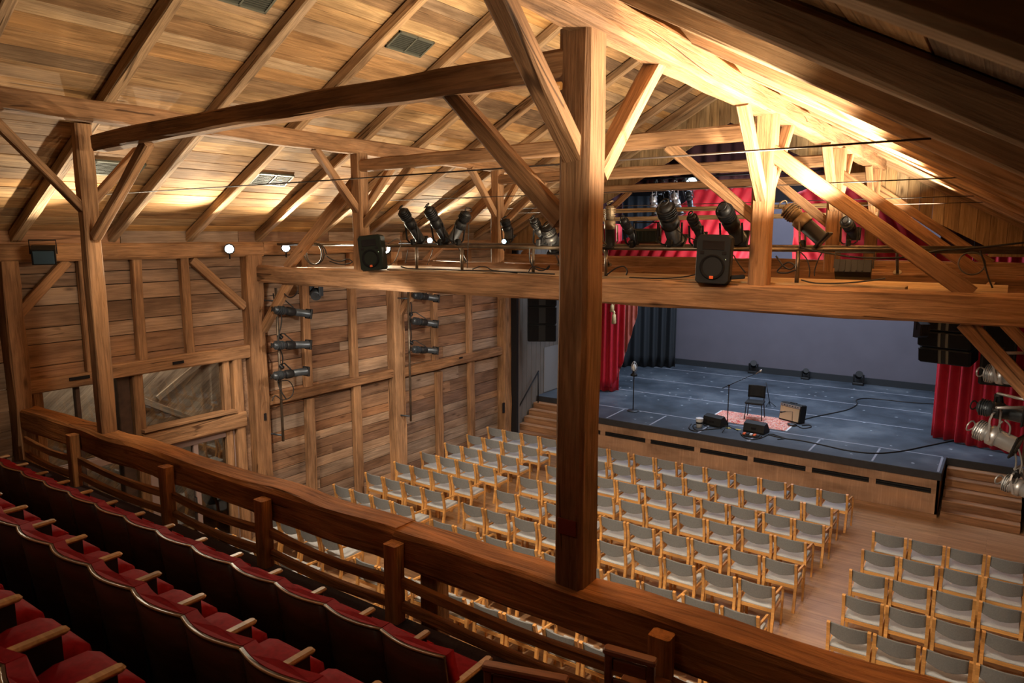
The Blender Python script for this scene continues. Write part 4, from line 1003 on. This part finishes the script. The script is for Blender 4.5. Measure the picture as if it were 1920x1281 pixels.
def worklight(p, lab, r=.1, lens='lit_lens', body='black_metal', energy=0):
    p = V(p); d = (V((0, 0, H+.15))-p).normalized(); t = thing('work_light', lab, 'lamp', p, 'lit work lights')
    M_ = basis(p-d*.12, p); MB().lathe([(0, r*.5), (.03, r*.9), (.12, r*1.15)], M_, 16).build('housing', body, t)
    MB().lathe([(.11, r), (.125, r*.8), (.132, r*.3)], M_, 16).build('lens', lens, t)
    MB().tube([p-d*.05+V((0, 0, -.0)), p-d*.1+V((0, 0, -.18))], .014, 6).build('bracket', 'black_metal', t)
    return t
worklight(PX(430, 467, -11.72), 'round lit work light on the wall plate at the corner post', .085)
worklight(PX(536, 465, -11.6), 'lit work light peeping past the long brace at the wall', .08)
worklight(PY(722, 466, 11.9), 'lit work light behind the loudspeaker by the wall', .13)
worklight(PY(806, 451, 13.2), 'small lit work light under the leaning stage lamp', .07)
worklight(PY(945, 453, 11.6), 'small teal lit lamp beside the rear post', .05, 'lit_lens_soft')
worklight(PY(1297, 343, 18.6), 'round lit lamp hanging under the gable opening', .16, 'lit_lens_soft')
# silver lamps over the stage front
for (a, b, lab) in (((1224, 368), (1228, 405), 'slim silver lamp hanging high before the red curtain'), ((1262, 362), (1277, 404), 'bright silver lamp hanging beside the slim one')):
    p, q = PY(*a, 18.4), PY(*b, 18.4); fixture(p, q, p+V((.05, 0, .42)), lab, 'silver', .1)
pipe('stage_pipe', [(-10.6, 18.4, rz(1.55)), (-.8, 18.4, rz(1.55))], 'dark pipe over the stage front holding silver lamps', .024, mat='black_metal')
for k, (px_, py_) in enumerate(((1250, 372), (1237, 378), (1290, 372))): 
    p = PY(px_, py_, 18.7); fixture(p+V((0, 0, .2)), p+V((.05, .1, -.25)), (p.x, 18.4, rz(1.55)), ('black lamp tucked between the silver lamps', 'black lamp left of the bright silver lamp', 'black lamp high up right of the silver lamps')[k], 'black', .09)

# ---- lamp booms on the left wall
def boom(x0, y0, x1, y1, X, lab): 
    p, q = PX(x0, y0, X), PX(x1, y1, X); q = V((p.x, p.y, q.z)); t = thing('lamp_boom', lab, 'pipe', q, 'wall booms')
    MB().tube([p, q], .026, 8).build('pipe', 'pipe_metal', t)
    for z in (p.z-.25, q.z+.12): MB().tube([(p.x, p.y, z), (XL-.02, p.y-.1, z)], .02, 6).build('bracket', 'cast_metal', t)
    return p
b1 = boom(517, 540, 522, 830, -11.55, 'upright pipe with lamps beside the corner post of the plank wall')
b2 = boom(765, 540, 770, 790, -11.55, 'upright pipe with lamps beside the second wall post')
def boomlamp(b, r_, f_, lab, X=-11.35):
    a, c = PX(*r_, X), PX(*f_, X); d = (c-a).normalized(); m_ = (a+c)/2; L = min(.85, (c-a).length); a, c = m_-d*L/2, m_+d*L/2
    fixture(a, c, (b.x, b.y, a.z+.16), lab, 'grey', .085, 'lamps on the wall booms')
boomlamp(b1, (512, 580), (582, 589), 'top lamp of the boom beside the corner post')
boomlamp(b1, (508, 648), (584, 646), 'middle lamp of the boom beside the corner post')
boomlamp(b1, (512, 706), (576, 696), 'bottom lamp of the boom beside the corner post')
boomlamp(b2, (768, 552), (826, 561), 'top lamp of the boom by the second wall post')
boomlamp(b2, (764, 600), (826, 609), 'middle lamp of the boom by the second wall post')
boomlamp(b2, (764, 655), (826, 658), 'bottom lamp of the boom by the second wall post')
cable([V((b1.x+.05, b1.y, z))+V((.06*math.sin(z*5), .08*math.cos(z*7), 0)) for z in [b1.z-.1-.16*k for k in range(14)]], 'black cable wound down the boom beside the corner post', .014)
cable([V((b2.x+.05, b2.y, z))+V((.06*math.sin(z*5), .06*math.cos(z*7), 0)) for z in [b2.z-.1-.16*k for k in range(10)]], 'black cable wound down the boom by the second wall post', .014)
cable([PX(x, y, -11.4) for x, y in ((520, 716), (540, 714), (550, 728), (546, 744), (530, 750), (516, 742), (510, 752))], 'hanging loop of cable under the lowest boom lamp', .01)
# moving head below the tie beam
c = PY(593, 545, 8.86); t = thing('moving_head', 'blue-grey moving head lamp hanging under the tie beam', 'spotlight', c+V((0, 0, .2)))
MB().rbox((c.x-.13, c.y-.1, c.z+.08), (c.x+.13, c.y+.1, c.z+.2), .02).build('base', 'black_metal', t)
m = MB()
for sx in (-1, 1): m.rbox((c.x+sx*.13-.025, c.y-.05, c.z-.1), (c.x+sx*.13+.025, c.y+.05, c.z+.09), .012)
m.build('arm', 'cast_metal', t)
MB().lathe([(-.1, .07), (-.06, .1), (.06, .105), (.1, .09)], Matrix.Translation(c-V((0, 0, .06))) @ Matrix.Rotation(-.9, 4, 'Z') @ Matrix.Rotation(.5, 4, 'Y'), 14).build('head', 'cast_metal', t)

# ---- silver lamps on the right-hand wall
YS = 9.6
bp = PY(1945, 640, YS+.25)
t = thing('lamp_boom', 'upright pipe with silver lamps close to the red curtain side', 'pipe', (bp.x, bp.y, 3.4)); MB().tube([(bp.x, bp.y, 5.0), (bp.x, bp.y, 3.4)], .026, 8).build('pipe', 'pipe_metal', t)
MB().tube([(bp.x, bp.y, 4.8), (XR+.1, bp.y, 4.8)], .02, 6).build('bracket', 'pipe_metal', t)
for k, (a, b, m_, st_, lab, rad_) in enumerate((((1845, 702), (1918, 712), (1868, 662), 'silver', 'silver lamp with ribbed end just under the right brace', .10), ((1832, 765), (1925, 782), (1870, 738), 'grey', 'dark stage lamp behind the two silver lamps', .10),
        ((1826, 806), (1908, 838), (1868, 765), 'silver', 'large bright silver lamp in front of the red curtain', .115), ((1880, 908), (1948, 930), (1903, 880), 'silver', 'lowest silver lamp over the stage steps', .10))):
    Y_ = YS+(.5 if k == 1 else 0); p, q = PY(*a, Y_), PY(*b, Y_)
    p = p+V((0, .12, 0)); fixture(p, q, PY(*m_, Y_), lab, st_, rad_, 'lamps on the right wall boom')
    mm = PY(*m_, Y_); o = MB().tube([mm, (bp.x, bp.y, mm.z)], .018, 6).build('boom_arm', 'aluminium', t)
for k, pts in enumerate((((1898, 838), (1905, 860), (1902, 885), (1890, 905), (1884, 912)), ((1910, 842), (1916, 870), (1908, 895), (1898, 920)), ((1880, 790), (1872, 800), (1876, 815), (1890, 818), (1894, 800), (1884, 788)))):
    cable([PY(x, y, YS) for x, y in pts], ('grey cable hanging from the big silver lamp', 'second grey cable hanging behind the big silver lamp', 'grey cable loop on the big silver lamp')[k], .011, 'cable_grey')

# ---- loudspeakers on the tie beam
def pa(p, rot, lab, roll=0, mat='green_black'):
    Mw = Matrix.Translation(V(p)) @ Matrix.Rotation(rot, 4, 'Z') @ Matrix.Rotation(roll, 4, 'Y'); t = link('loudspeaker', None, Mw); tag(t, lab, 'speaker', 'loudspeakers on the tie beam')
    def ring(y, w, h0, h1, c): return [(-w+c, y, h0), (w-c, y, h0), (w, y, h0+c), (w, y, h1-c), (w-c, y, h1), (-w+c, y, h1), (-w, y, h1-c), (-w, y, h0+c)]
    MB().loft([ring(.17, .13, .02, .54, .03), ring(.1, .165, 0, .57, .03), ring(-.14, .205, 0, .58, .035), ring(-.165, .195, .012, .568, .035)], None, True, False).build('cabinet', mat, t, Mw)
    MB().lathe([(0, .145), (.012, .15), (.014, .135), (.004, .12), (-.03, .04)][::1], Matrix.Translation(V((0, -.163, .2))) @ Matrix.Rotation(-math.pi/2, 4, 'Z'), 24).build('woofer', 'speaker_grille', t, Mw)
    m = MB(); m.loft([[(-w_, y_, z0_), (w_, y_, z0_), (w_, y_, z1_), (-w_, y_, z1_)] for w_, y_, z0_, z1_ in ((.13, -.167, .40, .51), (.125, -.172, .405, .505), (.06, -.168, .43, .48))], None, True, False); m.build('horn', 'dark_house', t, Mw)
    for sx in (-1, 1): MB().rbox((sx*.13-.025, -.172, .345), (sx*.13+.025, -.166, .385), .004).build('port', 'dark_house', t, Mw)
    MB().rbox((-.024, -.182, .06), (.024, -.172, .095), .005).build('badge', 'orange_badge', t, Mw)
    MB().rbox((.15, -.17, .29), (.156, -.164, .298), .002).build('indicator', 'indicator_green', t, Mw)
    return t
pl_ = PY(700, 500, 8.35); pa((pl_.x, 8.42, TT), .35, 'dark green loudspeaker leaning against the post by the plank wall', -.10)
pr_ = PY(1340, 518, 8.4); pa((pr_.x, 8.42, TT+.0), .05, 'black loudspeaker with orange badge standing by the right-hand post', .03, 'black_plastic')
# hung loudspeaker clusters
def cluster(p, rot, n, w, h, d, lab, tilt=.1, strips=(-.07, .07)):
    Mw = Matrix.Translation(V(p)) @ Matrix.Rotation(rot, 4, 'Z'); t = link('hung_loudspeaker', None, Mw); tag(t, lab, 'speaker', 'hung loudspeakers')
    z = 0
    for k in range(n):
        A = Mw @ Matrix.Translation(V((0, .03*k*k, z))) @ Matrix.Rotation(tilt*k, 4, 'X')
        MB().rbox((-w/2, -d/2, -h), (w/2, d/2, 0), .03).build('cabinet', 'black_plastic', t, A)
        MB().box((-w/2+.03, -d/2-.012, -h+.03), (-w*.12, -d/2, -.03)).build('grille', 'speaker_grille', t, A)
        MB().box((w*.12, -d/2-.012, -h+.03), (w/2-.03, -d/2, -.03)).build('grille', 'speaker_grille', t, A)
        for sx in strips: MB().box((sx*w-.025, -d/2-.014, -h+.02), (sx*w+.025, -d/2-.0, -.02)).build('horn_strip', 'vent_grey', t, A)
        z -= h+.01
    MB().box((-w/2+.05, -.03, .0), (w/2-.05, .03, .06)).build('rigging_bar', 'cast_metal', t, Mw)
    for sx in (-1, 1): MB().tube([(sx*w*.35, 0, .05), (sx*w*.35, 0, 1.6)], .01, 5).build('chain', 'black_metal', t, Mw)
pR = (PY(1725, 600, 17.0)+PY(1830, 600, 17.0))/2; cluster((pR.x, 17.3, rz(-1.62)), -.25, 3, 1.0, .33, .5, 'black hung loudspeaker stack over the red curtain by the steps')
flood(PY(1728, 618, 16.7), 'small lamp with white front beside the hung loudspeaker', .2, .34, .25, 'black_metal', .6, 0, 'bucket_white')
pL = PY(1003, 600, 17.5); cluster((pL.x+.15, 17.65, rz(-1.5)), .6, 3, .85, .52, .55, 'black hung loudspeaker stack over the steps by the panelled wall', .03, ())
pq = PY(1852, 640, 17.2); o = MB().rbox((pq.x-.1, 17.2, pq.z-.9), (pq.x+.5, 17.7, pq.z+.9), .03).build('subwoofer', 'black_plastic'); tag(o, 'dark upright loudspeaker cabinet behind the right brace', 'speaker')
MB().box((pq.x-.05, 17.185, pq.z-.85), (pq.x+.45, 17.2, pq.z+.85)).build('grille', 'speaker_grille', o)
MB().rbox((pq.x+.1, 17.17, pq.z-.2), (pq.x+.3, 17.19, pq.z-.1), .005).build('handle', 'black_metal', o)

# ---- cables on the catwalk
def cy_(pts, lab, Y=8.66, r=.009, mat='cable_rubber'): cable([PY(x, y, Y) for x, y in pts], lab, r, mat)
cy_([(1822-25*math.cos(a), 494-21*math.sin(a)) for a in [k*math.pi*2/12 for k in range(26)]], 'coiled grey cable ring hanging on the pipe by the right-hand wall', 8.66, .008, 'cable_grey')
cy_([(1838, 470), (1846, 495), (1853, 520), (1861, 540)], 'cable end dropping from the hanging coil', 8.62)
cy_([(1500, 462), (1515, 468), (1560, 476), (1600, 482), (1650, 484), (1700, 482), (1760, 470), (1820, 466), (1920, 455)], 'black cable sagging along the lighting pipe by the right-hand wall', 8.66, .011)
cy_([(1502, 525), (1530, 531), (1580, 531), (1625, 527), (1660, 522)], 'black cable lying on the tie beam by the ribbed flood light', 8.5, .009)
cy_([(1500, 472), (1512, 485), (1518, 505), (1517, 520)], 'thin black cable dropping right of the stanchion', 8.66, .007)
cy_([(1545, 468), (1535, 485), (1528, 505), (1527, 518)], 'second thin black cable dropping right of the stanchion', 8.66, .007)
cy_([(1138, 515), (1155, 503), (1170, 500), (1176, 508), (1174, 516)], 'stiff black cable curling beyond the dark post', 8.56, .010)
cy_([(1180, 520), (1240, 522), (1290, 518), (1330, 505), (1345, 480)], 'black cable running to the loudspeaker with orange badge', 8.56, .009)
cy_([(1375, 478), (1385, 495), (1398, 512)], 'cable looping from speaker to the post', 8.6, .008)
cy_([(993, 465), (994, 490), (1005, 505), (1020, 507), (1030, 498), (1025, 505), (1000, 500), (992, 508), (992, 512)], 'tangle of black cable at the foot of the stanchion by the dark post', 8.62, .009)
cy_([(752, 500), (770, 504), (820, 505), (870, 507), (940, 509), (1040, 514)], 'black cable lying along the tie beam by the wall speaker', 8.4, .011)
cy_([(886, 505), (900, 500), (912, 501), (925, 507), (970, 512)], 'black cable hump on the tie beam', 8.42, .008)
cy_([(730, 455), (745, 448), (752, 455), (748, 470), (740, 490), (728, 498)], 'loose cable beside the wall loudspeaker', 8.6, .007, 'cable_grey')
cy_([(765, 466), (763, 480), (760, 495)], 'thin cable under the first pipe lamp', 8.66, .006); cy_([(812, 466), (808, 480), (801, 497)], 'thin cable under the leaning pipe lamp', 8.66, .006); cy_([(879, 420), (878, 450), (876, 503)], 'thin cable hanging past the pipe near the tilted lamp', 8.66, .006)
cy_([(590+22*math.cos(a)*(1-.02*k), 476-20*math.sin(a)) for k, a in enumerate([q*math.pi*2/10 for q in range(24)])], 'coils of cable heaped on the tie beam by the long brace', 8.7, .012)
cy_([(612, 480), (625, 488), (640, 490), (652, 486), (660, 492), (640, 496), (618, 490)], 'cable tail lying on the tie beam by the long brace', 8.6, .011)
cy_([(558, 545), (555, 552), (545, 558), (535, 553), (530, 540)], 'brown cable drooping under the tie beam at the long brace', 8.45, .011)
cy_([(1455, 480), (1462, 490), (1470, 500), (1482, 505), (1490, 498), (1478, 492), (1465, 500), (1458, 510), (1475, 512), (1492, 506)], 'knot of black cable beside the right-hand post', 8.62, .010)
cy_([(1268, 430), (1285, 442), (1305, 450), (1325, 448)], 'cable from the large lamp towards the loudspeaker', 8.66, .007)
o = MB().rbox((0, -.02, 0), (.22, .02, .05), .01, Matrix.Translation(PY(1362, 525, 8.38)) @ Matrix.Rotation(-.1, 4, 'Y')).build('torch', 'black_plastic'); tag(o, 'black handheld torch lying by the loudspeaker with orange badge', 'torch')
# faded notice on the dark post
p = PY(1064, 988, 4.235); o = MB().rbox((p.x-.075, 4.222, p.z-.06), (p.x+.075, 4.232, p.z+.06), .003).build('notice', 'notice_red'); tag(o, 'small faded dark red notice on the big post', 'sign')
# small clamp hook on the ceiling
